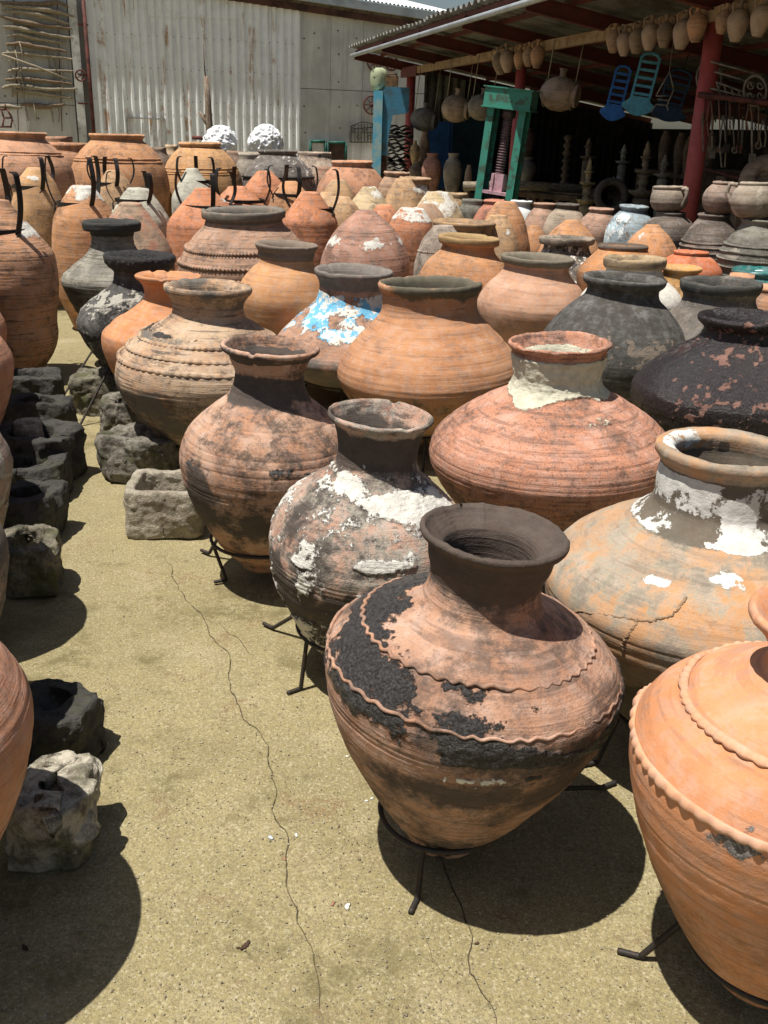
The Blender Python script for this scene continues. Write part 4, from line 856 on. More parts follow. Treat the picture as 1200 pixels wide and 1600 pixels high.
LW.append(wj(-3.06, 6.40, 1.12, .18, .41, .68, label='grey brown urn with light scalloped bands at the left edge', mat=ML2, lod=1, seed=208))
MSC = pottery('clay_band_pale', (.52, .40, .27), (.46, .33, .22), dirt_amt=.3, stri=.1, speck=.1, bump=.3, seed=22)
for zf in (.80, .70, .62): band(LW[-1], zf, 'scallop', 60, .008, .010, mat=MSC, seed=int(zf*100), name='scalloped_band')
for J, lb in zip(LW, ('salmon urn at lower left', 'greyish flaking urn on the left', 'flaking pinkish urn on the left', 'orange urn opposite the pale trough', 'salmon urn opposite the black trough', 'rounded orange urn on the left', 'orange urn beside the scalloped bands', 'grey banded urn at the left edge')):
    stand(J, 'ring stand under the '+lb, a0=-35)
# ------------------------------------------------------------------ deeper rows
GB = 'tall wide mouthed jars at the back of the yard'; GC = 'upturned jars standing on their mouths'; GP = 'small jars in the row before the shed'
def col(rgb, k, seed, **kw):
    """kw override the weathering of a clay"""
    c2 = tuple(x*k for x in rgb); kw.setdefault('dirt_amt', .35); kw.setdefault('stri', .4); kw.setdefault('speck', .3); kw.setdefault('bump', .5)
    return pottery('clay_%d' % seed, rgb, c2, seed=seed, **kw)
OR_, TN, PK, RD, YL, GY, DK = (.52, .25, .11), (.44, .27, .165), (.53, .27, .15), (.48, .19, .10), (.56, .36, .18), (.25, .22, .17), (.09, .08, .07)
W = dict(plaster=(.70, .67, .60))
rimS = lambda a, amp=.3: dict(S=lambda q: 1.0*sm(a, a+.03, q.z)+amp*q.F(10, 5)-.02)
def pch(z, th, wz, wt, amp=.5, k=.95): return dict(P=lambda q: k*ga(q.th, th, wt)*ga(q.z, z, wz)+amp*q.F(12, 1, 5)-.1-.6*q.inn)
def U(label, rim, D, prof, mat, lod=0, group=GA, name='clay_urn', cat='urn', **k): return jar(name, label, mat, cat=cat, group=group, rim=rim, D=D, prof=prof, lod=lod, **k)
J = U('wide brown jar with three rope bands and a heavy grey rim', (380, 327, 66), 7.4, [(340, 60), (350, 62), (368, 79), (388, 93), (410, 104), (420, 105)], col((.40, .235, .15), .8, 30, stri=.8, soot=(.13, .12, .10)), 1, masks=dict(S=lambda q: .9*sm(.90, .93, q.z)+.45*sm(.62, .5, q.z)+.5*q.F(7, 5)-.1), lip=(.06, .004, .04))
for i, zf in enumerate((.74, .645, .555)): band(J, zf, 'rope', 110, .005, .012, seed=i, name='rope_band')
U('brown rimmed jar half hidden behind another ochre rimmed jar', (725, 345, 50), 8.0, [(356, 45), (370, 47), (395, 70), (410, 76)], col((.36, .22, .11), .8, 31), 0, lip=(.05, .01, .04))
U('orange jar with an ochre rim directly before a brown rimmed one', (733, 369, 47), 7.1, [(383, 40), (393, 42), (408, 58), (425, 68), (440, 72)], col(OR_, .85, 32, soot=(.28, .19, .09)), 1, masks=rimS(.94), lip=(.055, .006, .035), tilt=(2, 0))
U('urn with black and pale speckles below a flat brown rim', (886, 370, 42), 7.6, [(383, 34), (394, 37), (412, 56), (435, 72)], col((.30, .24, .18), .5, 33, dirt_amt=.9, speck=.9, **W), 1, masks=dict(T=lambda q: .42+.7*q.F(26, 2, 4)-.5*sm(.93, .96, q.z), P=lambda q: .3+.55*q.F(34, 1, 4)-.5*sm(.93, .96, q.z)-q.inn), tar_h=.001, pl_h=.001, lip=(.05, .004, .03))
U('ochre rimmed urn with a pale bluish neck behind the charcoal grey urn', (993, 402, 48), 6.1, [(417, 41), (430, 44), (455, 70), (470, 78)], col((.38, .27, .15), .8, 34, **W), 1, masks=dict(P=lambda q: 1.1*sm(.95, .92, q.z)-.05+.3*q.F(12, 1)-q.inn), lip=(.06, .006, .04))
U('flat brown rimmed orange jar beside the pale bluish neck', (974, 382, 38), 7.0, [(388, 34), (398, 44), (415, 60), (425, 66)], col((.54, .24, .09), .85, 35), 0, masks=rimS(.955), lip=(.04, .006, .02))
U('smooth new red terracotta jar with a small closed mouth', (1080, 392, 26), 7.1, [(397, 22), (405, 36), (416, 46), (424, 50)], pottery('clay_new_red', (.50, .15, .06), (.46, .13, .05), dirt_amt=.05, stri=.05, speck=.05, bump=.15, seed=36), 0, lip=(.02, .004, .02))
U('mustard rimmed jar with chipped orange body at the right', (1065, 416, 31), 6.3, [(424, 25), (440, 31), (462, 40), (475, 43)], col((.55, .30, .10), .8, 37), 0, lip=(.03, .006, .03))
U('teal green glazed pot rim at the right edge', (1184, 420, 38), 6.5, [(429, 34), (440, 42), (460, 52)], pottery('glaze_teal', (.02, .15, .14), (.012, .09, .09), dirt=(.01, .04, .04), dirt_amt=.3, stri=.1, speck=.1, rough=.25, bump=.15, seed=38), 0, lip=(.04, .006, .035), name='glazed_pot')
U('little pink terracotta rim in front of the teal glazed pot', (1160, 428, 21), 6.25, [(434, 19), (450, 27)], col(PK, .85, 39), -1, lip=(.02, .004, .02))
U('orange jar low at the right edge above the glossy black urn', (1206, 447, 32), 5.9, [(454, 29), (468, 38), (480, 42)], col(PK, .85, 40), 0, lip=(.03, .006, .03))
# tall row at the back
def bb(J, zs, n=130):
    for i, zf in enumerate(zs): band(J, zf, 'wave', n, .004, .007, seed=i, seg=300, name='wavy_band')
J = U('largest wide mouthed terracotta jar, at the far left of the back row', (22, 206, 50), 10.5, [(216, 45), (232, 61), (258, 80), (285, 84), (300, 84)], col(PK, .85, 50), 0, GB, 'tall_jar', 'jar', lip=(.04, .02, .03)); bb(J, (.875, .86))
J = U('tall orange jar with a double wavy band, second of the back row', (182, 209, 43), 11.5, [(217, 38), (238, 58), (262, 71), (280, 75), (300, 76)], col(OR_, .85, 51), 0, GB, 'tall_jar', 'jar', lip=(.05, .02, .03)); bb(J, (.83, .81))
J = U('tall orange jar with a narrower mouth, standing in front of the white sculptures', (312, 222, 33), 12.0, [(229, 29), (248, 48), (268, 58), (285, 62), (300, 63)], col((.54, .29, .12), .85, 52), 0, GB, 'tall_jar', 'jar', lip=(.06, .02, .03)); bb(J, (.80, .775, .76))
J = U('dark sooty tall jar beside the pale honeycomb textured one', (434, 234, 31), 12.0, [(240, 27), (254, 41), (272, 53), (290, 57), (305, 57)], col((.17, .145, .125), .6, 53, dirt_amt=.7, speck=.6, **W), 0, GB, 'tall_jar', 'jar', masks=dict(P=lambda q: .4+.5*q.F(14, 1, 5)-.12), lip=(.05, .01, .03)); 
b_ = MB(); b_.tube([(J['rad'](1.06)*1.02*math.cos(k*.157), J['rad'](1.06)*1.02*math.sin(k*.157), 1.06) for k in range(40)], .012, 6, True); b_.build('iron_hoop', MIRON, J['o'])
U('pale scaly textured jar right of the dark sooty tall jar', (491, 237, 27), 13.0, [(245, 26), (262, 38), (285, 45)], col((.48, .36, .27), .7, 54, speck=.9, dirt_amt=.6), 0, GB, 'tall_jar', 'jar', masks=dict(T=lambda q: .35+.5*q.F(24, 2, 3)-.1), lip=(.05, .01, .03))
U('smooth salmon orange tall jar at the right end of the back row', (550, 251, 33), 11.5, [(259, 30), (270, 41), (288, 52), (306, 56)], col((.50, .24, .13), .9, 55, stri=.1), 0, GB, 'tall_jar', 'jar', lip=(.05, .02, .03))
J = U('ridged brown orange jar behind a pale cone, near the blue frame', (620, 268, 21), 11.0, [(274, 18), (284, 24), (302, 29), (320, 30)], col(TN, .85, 56), 0, GB, 'tall_jar', 'jar', lip=(.04, .01, .03), rings=[(.88, .01, .01), (.84, .01, .01), (.8, .01, .01)])
U('brown jar spotted with white plaster, right of the ridged jar', (649, 277, 25), 10.6, [(285, 21), (298, 25), (318, 29)], col((.42, .26, .14), .8, 57, **W), 0, GB, 'tall_jar', 'jar', masks=pch(.90, 40, .06, 50), lip=(.04, .01, .03))
for lb, rm, D, pf, c in (('rust brown jar peeking out above the largest far left jar', (92, 213, 22), 13.6, [(220, 19), (240, 30)], (.40, .20, .11)),
        ('dull orange jar between the two biggest back row jars', (106, 223, 30), 12.6, [(231, 26), (248, 36), (270, 40)], (.46, .22, .11)),
        ('shadowy brown jar between the double banded and the narrow mouthed jar', (243, 230, 17), 13.2, [(236, 15), (250, 22), (275, 26)], (.28, .19, .13)),
        ('small cream jar between the brown jar and the narrow mouthed jar', (268, 226, 11), 13.8, [(233, 9), (248, 15)], (.55, .38, .22)),
        ('small brown rim between the two white sculptures', (370, 236, 16), 13.6, [(242, 14), (256, 20)], (.30, .19, .13)),
        ('grey buff jar tucked left of the dark sooty tall jar', (392, 238, 20), 13.0, [(245, 17), (258, 24), (280, 28)], (.36, .31, .24)),
        ('low brown rim before the pale scaly textured jar', (508, 260, 13), 12.4, [(266, 12), (278, 18)], (.38, .22, .14))):
    U(lb, rm, D, pf, col(c, .8, 60+int(rm[0]) % 37), -1, GB, 'tall_jar', 'jar', lip=(.04, .01, .03))
# small jars before the shed
U('red terracotta jar beside the foot of the green press', (772, 312, 17), 10.6, [(318, 15), (330, 25), (346, 32), (356, 33)], col((.45, .17, .10), .85, 70), 0, GP, lip=(.03, .008, .02))
U('white painted jar in the row before the shed', (815, 313, 18), 10.9, [(320, 15), (334, 22), (348, 25), (360, 25)], pottery('white_glaze', (.74, .75, .74), (.66, .68, .68), dirt_amt=.08, stri=.05, speck=.05, rough=.4, bump=.1, seed=71), 0, GP, lip=(.03, .008, .02))
U('terracotta jar just right of the white painted jar', (852, 317, 19), 10.3, [(323, 16), (336, 25), (352, 31), (372, 31)], col((.42, .25, .17), .8, 72), 0, GP, lip=(.03, .008, .02), grooves=[.8, .75])
U('buff jar third from the left in the row before the shed', (887, 318, 20), 9.8, [(324, 17), (337, 27), (356, 34), (376, 34)], col((.42, .33, .24), .8, 73), 0, GP, lip=(.03, .008, .02), masks=rimS(.93))
U('pinkish jar between the buff jar and the light blue jar', (940, 325, 20), 9.5, [(331, 17), (342, 26), (358, 32), (378, 32)], col((.44, .26, .18), .8, 74, speck=.6), 0, GP, lip=(.03, .008, .02), rings=[(.9, .006, .008)])
U('light blue and white painted jar before the shed', (991, 321, 22), 8.9, [(328, 18), (342, 30), (360, 37), (380, 38)], col((.34, .42, .46), .8, 75, plaster=(.72, .74, .72), pal2=(.40, .52, .58), blot=(.3, .24, .19), blot_amt=.4), 1, GP, masks=dict(P=lambda q: .48+.4*q.F(9, 1, 5)-.1-.5*sm(.93, .96, q.z)), lip=(.03, .008, .02), grooves=[.7, .67])
U('low dark grey speckled pot left of the red jar', (738, 311, 17), 10.8, [(317, 15), (327, 20), (340, 20)], col((.17, .165, .13), .6, 76, speck=.8), -1, GP, lip=(.04, .006, .02))
U('ochre jar with a pale chipped rim near the press', (716, 301, 15), 11.2, [(307, 13), (320, 17), (340, 18)], col((.44, .29, .15), .8, 77), -1, GP, lip=(.04, .004, .02))
U('small orange rim between the white cone and the speckled pot', (658, 312, 12), 10.4, [(318, 10), (330, 16)], col((.50, .27, .12), .8, 78), -1, GP, lip=(.03, .006, .02))
# pots stacked on banded jars, right
GD = 'dark banded jars carrying round pots at the right'
def stackpair(rimb, Db, profb, matb, rimt, proft, matt, lb, lt, ropes=(), handles=True, hside=0):
    Jb = U(lb, rimb, Db, profb, matb, 1, GD, 'banded_jar', 'jar', masks=dict(P=lambda q: .45*ga(q.z, .78, .08)+.5*q.F(9, 1, 5)-.15, S=lambda q: .5*sm(.6, .4, q.z)+.4*q.F(7, 2)), lip=(.02, .004, .02), pl_h=.0005)
    for i, zf in enumerate(ropes): band(Jb, zf, 'rope', 90, .003, .0055, seed=i, seg=300, name='rope_band')
    Jt = jar('round_pot', lt, matt, cat='pot', group='round pots set on top of the banded jars', rim=rimt, D=Db, prof=proft, z0=Jb['zr']-.01, rf=.10, lod=0, low=[(.1, .35), (.3, .68), (.55, .88), (.8, .98)], lip=(.03, .008, .02), masks=dict(P=lambda q: .35+.4*q.F(8, 1)-.1, S=lambda q: .35*q.F(6, 4)+.15), pl_h=.0003)
    # sit the pot exactly on the jar's mouth
    o = Jt['o']; o.location.x = Jb['X']+(Jb['zr'])*0; o.location.y = Jb['Y']
    if handles:
        r = Jt['rad'](Jt['zb']); zt = Jt['zr']-.02
        for s in (-1, 1):
            a0 = R_(-60+hside)+(0 if s > 0 else math.pi); d = Vector((math.cos(a0), math.sin(a0), 0)); rn = Jt['rad'](zt-.03)
            pts = [d*(rn*.95)+Vector((0, 0, zt)), d*(rn+.045)+Vector((0, 0, zt+.004)), d*(r+.038)+Vector((0, 0, zt-.05)), d*(r+.012)+Vector((0, 0, zt-.11)), d*(r*.95)+Vector((0, 0, zt-.13))]
            P = [Vector(p) for p in [(v.x, v.y, v.z) for v in pts]]; fine = [P[0]]
            for i in range(len(P)-1):
                for k in range(1, 5): fine.append(P[i].lerp(P[i+1], k/4))
            b = MB(); b.tube(fine, .014, 8); b.build('handle', matt, o)
    return Jb, Jt
mdk = col((.20, .155, .125), .55, 80, speck=.6, stri=.7, **dict(plaster=(.40, .27, .20))); mdg = col((.22, .205, .165), .6, 81, stri=.8, speck=.5, plaster=(.36, .33, .27)); mpt = col((.36, .29, .22), .75, 82, plaster=(.46, .40, .32), soot=(.14, .12, .10)); mp2 = col((.30, .21, .16), .8, 83, plaster=(.36, .27, .21))
stackpair((1049, 331, 23), 8.2, [(337, 22), (348, 34), (365, 39), (385, 37)], mdk, (1053, 291, 25), [(296, 23), (304, 27), (313, 28)], mpt, 'dark brown round bodied jar under the two handled buff pot', 'buff pot with two handles, leftmost of the three stacked pots', (.72, .70))
stackpair((1116, 334, 26), 7.8, [(341, 24), (356, 34), (376, 43), (395, 46)], mdk, (1124, 283, 17), [(288, 16), (296, 24), (307, 28)], mp2, 'dark jar with twisted bands under the brown handleless pot', 'brown round pot without handles, middle of the three stacked pots', (.82, .79, .755, .72), False)
stackpair((1188, 342, 30), 7.3, [(350, 27), (368, 38), (388, 49), (405, 53)], mdg, (1192, 285, 24), [(290, 23), (300, 31), (314, 34)], mpt, 'grey green jar with twisted bands at the right edge', 'buff pot with a looped handle, rightmost of the three stacked pots', (.84, .80, .755, .71, .66), True, -150)

# upturned jars: flat base up
MHOOP = MIRON
def cone(label, top, D, prof, mat, ring=None, lod=0, **k):
    J = jar('upturned_jar', label, mat, cat='upturned jar', group=GC, top=top, D=D, prof=prof, lod=lod, rot=rng.uniform(0, 360), **k)
    return J
def cage(J, zf, label, n=3, a0=0, h=.30, curl=.028, ring_hang=True, w_=.019):
    """iron hoop lying on the widest part, with upright curled straps and rings"""
    z = zf*J['zr']; r = J['rad'](z)+.006; e = empty('iron_cage', (J['X'], J['Y'], z)); tag(e, label, 'iron frame', 'iron hoops with upright curled straps')
    b = MB(); n_ = 44; vs = []
    for k in range(n_):
        a = 2*math.pi*k/n_; c, s = math.cos(a), math.sin(a)
        for rr, zz in ((r-.008, -.014), (r+.003, -.014), (r+.003, .014), (r-.008, .014)): vs.append((rr*c, rr*s, zz))
    fs = [(k*4+i, k*4+(i+1) % 4, ((k+1) % n_)*4+(i+1) % 4, ((k+1) % n_)*4+i) for k in range(n_) for i in range(4)]
    b.add(vs, [f[::-1] for f in fs]); b.build('hoop', MHOOP, e)
    for i in range(n):
        a = R_(a0+i*360/n); d = Vector((math.cos(a), math.sin(a), 0)); t = Vector((-d.y, d.x, 0)); pts = []
        m = 14; vs = []
        for k in range(m+1):
            u = k/m
            if u < .6: p = d*(r+.008+.05*math.sin(u/.6*1.2)+.05*math.sin(u/.6*math.pi)*(1 if i % 2 else .5))+Vector((0, 0, -.02+h*u/.6))
            else:
                q_ = (u-.6)/.4*math.pi*.62; p = d*(r+.008+.0466-curl*(1-math.cos(q_)))+Vector((0, 0, -.02+h+curl*math.sin(q_)))
            pts.append(p)
        for k, p in enumerate(pts):
            tg = (pts[min(k+1, m)]-pts[max(k-1, 0)]).normalized(); nn = tg.cross(t)
            for sx, sn in ((-1, -1), (1, -1), (1, 1), (-1, 1)): vs.append(p+t*(sx*w_)+nn*(sn*.0035))
        fs = [(k*4+i2, k*4+(i2+1) % 4, (k+1)*4+(i2+1) % 4, (k+1)*4+i2) for k in range(m) for i2 in range(4)]+[(0, 1, 2, 3), (m*4+3, m*4+2, m*4+1, m*4)]
        b = MB(); b.add(vs, fs); b.build('strap', MHOOP, e)
        if ring_hang and i % 2 == 0:
            c = d*(r+.02)+Vector((0, 0, -.065)); b = MB(); b.tube([c+t*(.036*math.cos(q*.52))+Vector((0, 0, .045*math.sin(q*.52))) for q in range(12)], .005, 6, True); b.build('ring', MHOOP, e)
    return e
c1 = col((.55, .31, .14), .85, 90, **W); c2 = col(OR_, .85, 91, **W); c3 = col((.52, .265, .14), .8, 92, stri=1., **W); c4 = col((.48, .46, .37), .8, 93, **W); c5 = col((.47, .21, .125), .85, 94, blot=(.36, .26, .17), blot_amt=.9, **W); c6 = col((.56, .22, .10), .85, 95, **W)
c7 = col((.55, .42, .24), .85, 96, **W); c8 = col((.42, .22, .15), .8, 97, stri=.7, **W); c9 = col((.54, .33, .17), .85, 98, **W)
B3 = cone('striated brown upturned jar with whitish patches at the left edge', (-8, 312, 22), 6.6, [(340, 40), (382, 74), (392, 80), (440, 86), (500, 78)], c3, lod=1, masks=pch(.86, 20, .05, 60)); cage(B3, .845, 'iron hoop round the striated upturned jar at the left edge', 3, -30, .34)
B1 = cone('yellow orange upturned cone in the upper left iron frame', (55, 262, 14), 9.3, [(284, 28), (314, 38), (322, 40), (350, 42)], c1, masks=pch(.93, 60, .02, 30)); cage(B1, .87, 'iron frame on the yellow orange cone at upper left', 3, -50, .24)
B2 = cone('orange upturned jar with white plaster spread over its cone', (129, 291, 19), 8.2, [(314, 33), (338, 46), (350, 49), (400, 53)], c2, lod=1, masks=dict(P=lambda q: .85*sm(.88, .93, q.z)+.5*q.F(8, 1, 5)-.25)); cage(B2, .885, 'iron frame on the white plastered cone at left', 3, 190, .34)
B4 = cone('plain light orange cone standing behind the curled straps', (178, 266, 12), 9.8, [(288, 25), (312, 33), (330, 36)], c9); cage(B4, .90, 'iron frame with four straps on the plain light orange cone', 4, 30, .22)
B5 = cone('greyish white cone left of the grey iron hooped cone', (216, 294, 17), 8.8, [(316, 32), (341, 46), (355, 48)], c4, masks=pch(.95, 0, .08, 90, .4)); cage(B5, .91, 'iron frame on the greyish white cone', 3, -40, .22)
B6 = cone('matte red brown cone behind the ash grey urn', (204, 317, 17), 7.7, [(345, 36), (380, 56), (400, 62), (415, 63)], c5, lod=1)
B7 = cone('grey cone under a small hoop in front of the narrow mouthed jar', (300, 263, 10), 10.0, [(285, 22), (305, 33), (315, 35)], c4); cage(B7, .90, 'iron frame on the small grey cone', 3, -20, .22)
B8 = cone('weathered orange cone with a dark ring at its foot, left of the rope banded jar', (318, 294, 15), 8.4, [(322, 39), (346, 58), (356, 60), (390, 62)], c6, lod=1, masks=pch(.93, -20, .05, 40, .5, .7)); cage(B8, .875, 'iron frame on the weathered orange cone', 3, -70, .26)
B9 = cone('red orange cone between two upright straps above the rope banded jar', (370, 291, 15), 8.8, [(310, 33), (332, 50), (345, 52)], c6, masks=pch(.9, 60, .03, 30, .4, .7)); cage(B9, .895, 'iron frame with tall straps on the red orange cone', 3, -10, .26)
cone('tiny orange cone before the dark sooty tall jar', (413, 267, 13), 9.7, [(284, 26), (300, 35)], c6)
B11 = cone('orange cone in a hoop of tall thin straps', (452, 283, 13), 9.2, [(300, 26), (322, 34), (335, 36)], c2); cage(B11, .90, 'iron frame of tall thin straps right of centre left', 4, 20, .24)
B12 = cone('orange cone with an iron hoop and hanging ring, left of the big brown cone', (484, 300, 14), 8.0, [(320, 27), (344, 42), (354, 43), (400, 46)], c6, lod=1); cage(B12, .885, 'iron hoop with a hanging ring left of the big brown cone', 2, -20, .30)
cone('pale orange cone behind a second pale orange cone', (529, 281, 12), 9.7, [(298, 22), (318, 28)], c9, masks=pch(.95, 20, .04, 60, .4, .6))
cone('pale orange cone peeping over the big brown cone on its left', (532, 307, 15), 8.9, [(325, 28), (348, 36)], c9, masks=pch(.96, 20, .04, 60, .4, .5))
cone('yellowish white cone behind the big brown cone', (577, 292, 11), 9.3, [(310, 23), (336, 38), (345, 40)], c7, masks=pch(.93, 0, .10, 99, .5, .7))
cone('biggest red brown cone with white drips, in the middle of the field', (572, 329, 17), 6.95, [(339, 26), (358, 46), (384, 62), (405, 69), (418, 71)], c8, lod=1, masks=dict(P=lambda q: .62*ga(q.z, .81, .05)+.5*q.F(16, 1, 5, (1, 1, .4))-.2), grooves=[.92, .9, .88, .86, .84, .83, .82])
cone('orange cone with a small white splash behind the white topped cone', (631, 279, 13), 9.5, [(300, 24), (328, 33), (340, 34)], c9, lod=0, masks=pch(.92, 30, .03, 30, .4, .9))
cone('orange cone whose top half is whitewashed, right of the big brown cone', (644, 326, 18), 8.0, [(345, 31), (370, 38), (390, 40)], c6, lod=1, masks=dict(P=lambda q: .95*sm(.87, .93, q.z)+.45*q.F(9, 1, 5)-.2))
cone('yellowish white speckled cone behind the brown rimmed jar', (685, 300, 18), 9.0, [(318, 29), (338, 40), (350, 42)], c7, masks=dict(P=lambda q: .55+.5*q.F(12, 1, 5)-.1))
cone('small grey brown cone left of the yellowish white speckled cone', (668, 318, 12), 8.6, [(335, 25), (352, 31)], col(TN, .8, 99))
B22 = cone('grey speckled leaning cone with a wavy edge, before the brown rimmed jar', (692, 352, 16), 7.5, [(375, 31), (400, 40), (420, 44)], col((.40, .32, .25), .6, 100, speck=.8), lod=1); band(B22, .80, 'wave', 70, .004, .007, seed=2, name='wavy_band')
cone('orange cone with a pale streaked side, behind another in the middle right', (790, 315, 15), 8.8, [(340, 29), (372, 39), (390, 42)], c2, masks=pch(.9, 60, .1, 40, .5, .5))
cone('pale streaked orange cone in front of its twin in the middle right', (778, 336, 14), 8.2, [(360, 27), (385, 36), (400, 38)], c9, lod=1, masks=pch(.9, -20, .1, 40, .6, .5))
cone('bright orange cone behind the black speckled urn', (894, 344, 13), 8.4, [(360, 28), (380, 42), (400, 50)], c2)
cone('orange cone left of the pale bluish neck with a white edge', (1020, 351, 11), 7.5, [(368, 26), (390, 40), (405, 43)], c2, lod=1, masks=pch(.93, 80, .05, 20, .4, .6))
cone('low orange cone behind the peach coloured urn', (835, 352, 9), 9.4, [(365, 18), (385, 26)], c2)
cone('reddish cone low between the small orange rim and the pale cone', (600, 320, 12), 8.9, [(338, 24), (352, 28)], c6)
cone('dusty orange cone behind the orange cone with a hanging ring', (512, 300, 11), 9.4, [(315, 20), (335, 27)], c9)
# ------------------------------------------------------------------ things hanging from the shed's front beam
def bp(px, py, v=-.12): u, z = plane_uz(px, py, v); return sP(u, v, z)
rope = plain('rope', (.42, .36, .26), .9, scale=60)
def amphora(px, y0, y1, m, label, seed, tilt=0, hw=None):
    u, z1 = plane_uz(px, y0, -.12); _, z0 = plane_uz(px, y1, -.12); P = sP(u, -.12, 0); H_ = z1-z0; r = random.Random(seed); R1 = H_*r.uniform(.27, .30)
    prof = [(.001, 0), (R1*.42, 0), (R1*.5, .01), (R1*.78, H_*.2), (R1*1.0, H_*.42), (R1*.98, H_*.56), (R1*.66, H_*.72), (R1*.30, H_*.80), (R1*.24, H_*.88), (R1*.34, H_*.97), (R1*.38, H_), (R1*.22, H_), (R1*.18, H_*.9), (.001, H_*.85)]
    pr = crom(prof, 5); b = MB(); b.lathe([(a, z) for a, z in pr], 22, rf=lambda a, z: 1+.015*math.sin(a*2+seed)); o = b.build('amphora', m, None, (P.x, P.y, z0)); tag(o, label, 'amphora', 'amphorae hanging in a row from the timber beam')
    o.rotation_euler = (0, R_(tilt), r.uniform(-.5, .5))
    for s in (-1, 1):
        h = MB(); h.tube([(s*R1*.28, 0, H_*.92), (s*R1*.62, 0, H_*.95), (s*R1*.92, 0, H_*.88), (s*R1*.90, 0, H_*.76), (s*R1*.70, 0, H_*.69)], R1*.10, 7); h.build('handle', m, o)
    b = MB(); b.tube([(0, 0, H_*.88), (.0, .03, H_*1.02), (0, .06, BZ-z0+.04)], .005, 5); b.build('loop', rope, o)
    return o
am = [pottery('amphora_clay_%d' % i, c, tuple(x*.8 for x in c), seed=120+i, stri=.4, dirt_amt=.5, speck=.4, bump=.5, grime=.25) for i, c in enumerate(((.52, .33, .21), (.50, .36, .26), (.37, .26, .17), (.58, .32, .18)))]
for i, (x, y0, y1, mi, t, lb) in enumerate(((962, 37, 82, 0, 0, 'first amphora of the right group, just right of the wooden canteen'), (980, 39, 87, 1, -4, 'second amphora of the right group, pinkish'), (999, 33, 83, 2, 3, 'third amphora of the right group, dull brown'),
        (1020, 24, 78, 1, 0, 'fourth amphora of the right group, long necked'), (1043, 23, 74, 2, 0, 'fifth amphora of the right group, broad and brown'), (1070, 16, 76, 1, 5, 'sixth amphora of the right group, hanging left of the stoutest one'),
        (1095, 7, 65, 3, -4, 'stoutest amphora, hanging left of the red post top'), (1132, 5, 52, 0, 8, 'small amphora tilted right beside the red post'), (1159, -2, 64, 1, 0, 'pale lime spotted amphora right of the red post'), (1193, -8, 56, 1, 6, 'amphora cut by the right edge under the roof'),
        (786, 73, 116, 2, -12, 'leftmost amphora of the small left group'), (797, 68, 113, 1, -8, 'greyish second amphora of the left group'), (814, 70, 108, 3, 0, 'middle amphora of the left group'), (828, 66, 104, 0, 0, 'fourth amphora of the left group'), (842, 62, 106, 3, 0, 'rightmost amphora of the left group, light orange'))):
    amphora(x, y0, y1, am[mi], lb, i, t)
def canteen(px, py, wpx, hpx, m, label, seed, v=-.1, ropes=(-.5, .5), yaw=0):
    P = bp(px, py, v); dp = depth(P); L_ = wpx/F_*dp; R1 = hpx/2/F_*dp; e = empty('barrel_jug', P); tag(e, label, 'jug', 'barrel shaped jugs slung from the beam by ropes')
    e.rotation_euler = (0, R_(6), R_(yaw)); rot = Matrix.Rotation(R_(90), 3, 'Y')
    prof = [(.001, -.5), (.30, -.49), (.62, -.40), (.92, -.22), (1, -.02), (.95, .18), (.76, .33), (.60, .38), (.66, .41), (.66, .49), (.60, .5), (.001, .49)]
    b = MB(); b.lathe([(a*R1, z*L_) for a, z in crom(prof, 5)], 28, rot=rot); b.build('body', m, e)
    b = MB(); b.lathe(crom([(R1*.30, R1*.80), (R1*.22, R1*1.0), (R1*.20, R1*1.3), (R1*.28, R1*1.45), (R1*.2, R1*1.45), (.001, R1*1.3)], 4).tolist(), 14); b.build('spout', m, e)
    for s in ropes:
        x = s*L_*.75; b = MB(); b.tube([(x, R1*.6*math.cos(k*.5236), R1*.82*math.sin(k*.5236)) for k in range(12)], .007, 5, True); top = BZ-P.z
        b.tube([(x, 0, R1*.8), (x*1.02, 0, top)], .007, 5); b.build('sling_rope', rope, e)
cm = [pottery('canteen_clay_%d' % i, c, tuple(x*.75 for x in c), seed=140+i, stri=.5, dirt_amt=.5, speck=.5, bump=.5) for i, c in enumerate(((.25, .24, .21), (.42, .30, .21), (.30, .25, .19), (.50, .35, .25)))]
canteen(662, 187, 42, 34, cm[0], 'grey barrel jug hanging right of the far red post', 1, yaw=-20); canteen(712, 170, 44, 40, cm[1], 'brown barrel jug hanging above the blue door', 2, yaw=-20)
canteen(752, 168, 42, 38, cm[2], 'dark barrel jug half behind the green press', 3, yaw=-20); canteen(874, 147, 60, 50, cm[3], 'biggest barrel jug, alone right of the green press', 4, yaw=-25)
# ------------------------------------------------------------------ screw press
MGP = plain('press_green', (.055, .28, .205), .55, var=.35, scale=11, c2=(.07, .12, .085), lo=.5, hi=.62); MPKP = plain('press_pink', (.62, .38, .43), .6, var=.2, scale=9, c2=(.30, .17, .18)); MSC = plain('screw_steel', (.15, .105, .10), .5, .5, .3, 30)
g0 = at(765, 310, 11.9); pr_ = empty('screw_press', (g0[0], g0[1], 0)); tag(pr_, 'green painted screw press with a pink clamp at the front of the shed', 'press')
k_ = depth(g0)/F_; pr_.rotation_euler = (0, R_(5.0), R_(-24)); zt_ = 2.10
def pb(c, d, m, name, **k): b = MB(); b.box(c, d, **k); return b.build(name, m, pr_)
wq = .50
for s in (-1, 1):
    x = s*.19; b = MB(); b.box((x, 0, 1.0), (.014, .20, 2.0)); b.box((x, -.105, 1.0), (.085, .014, 2.0)); b.box((x, .105, 1.0), (.085, .014, 2.0)); b.build('column', MGP, pr_)
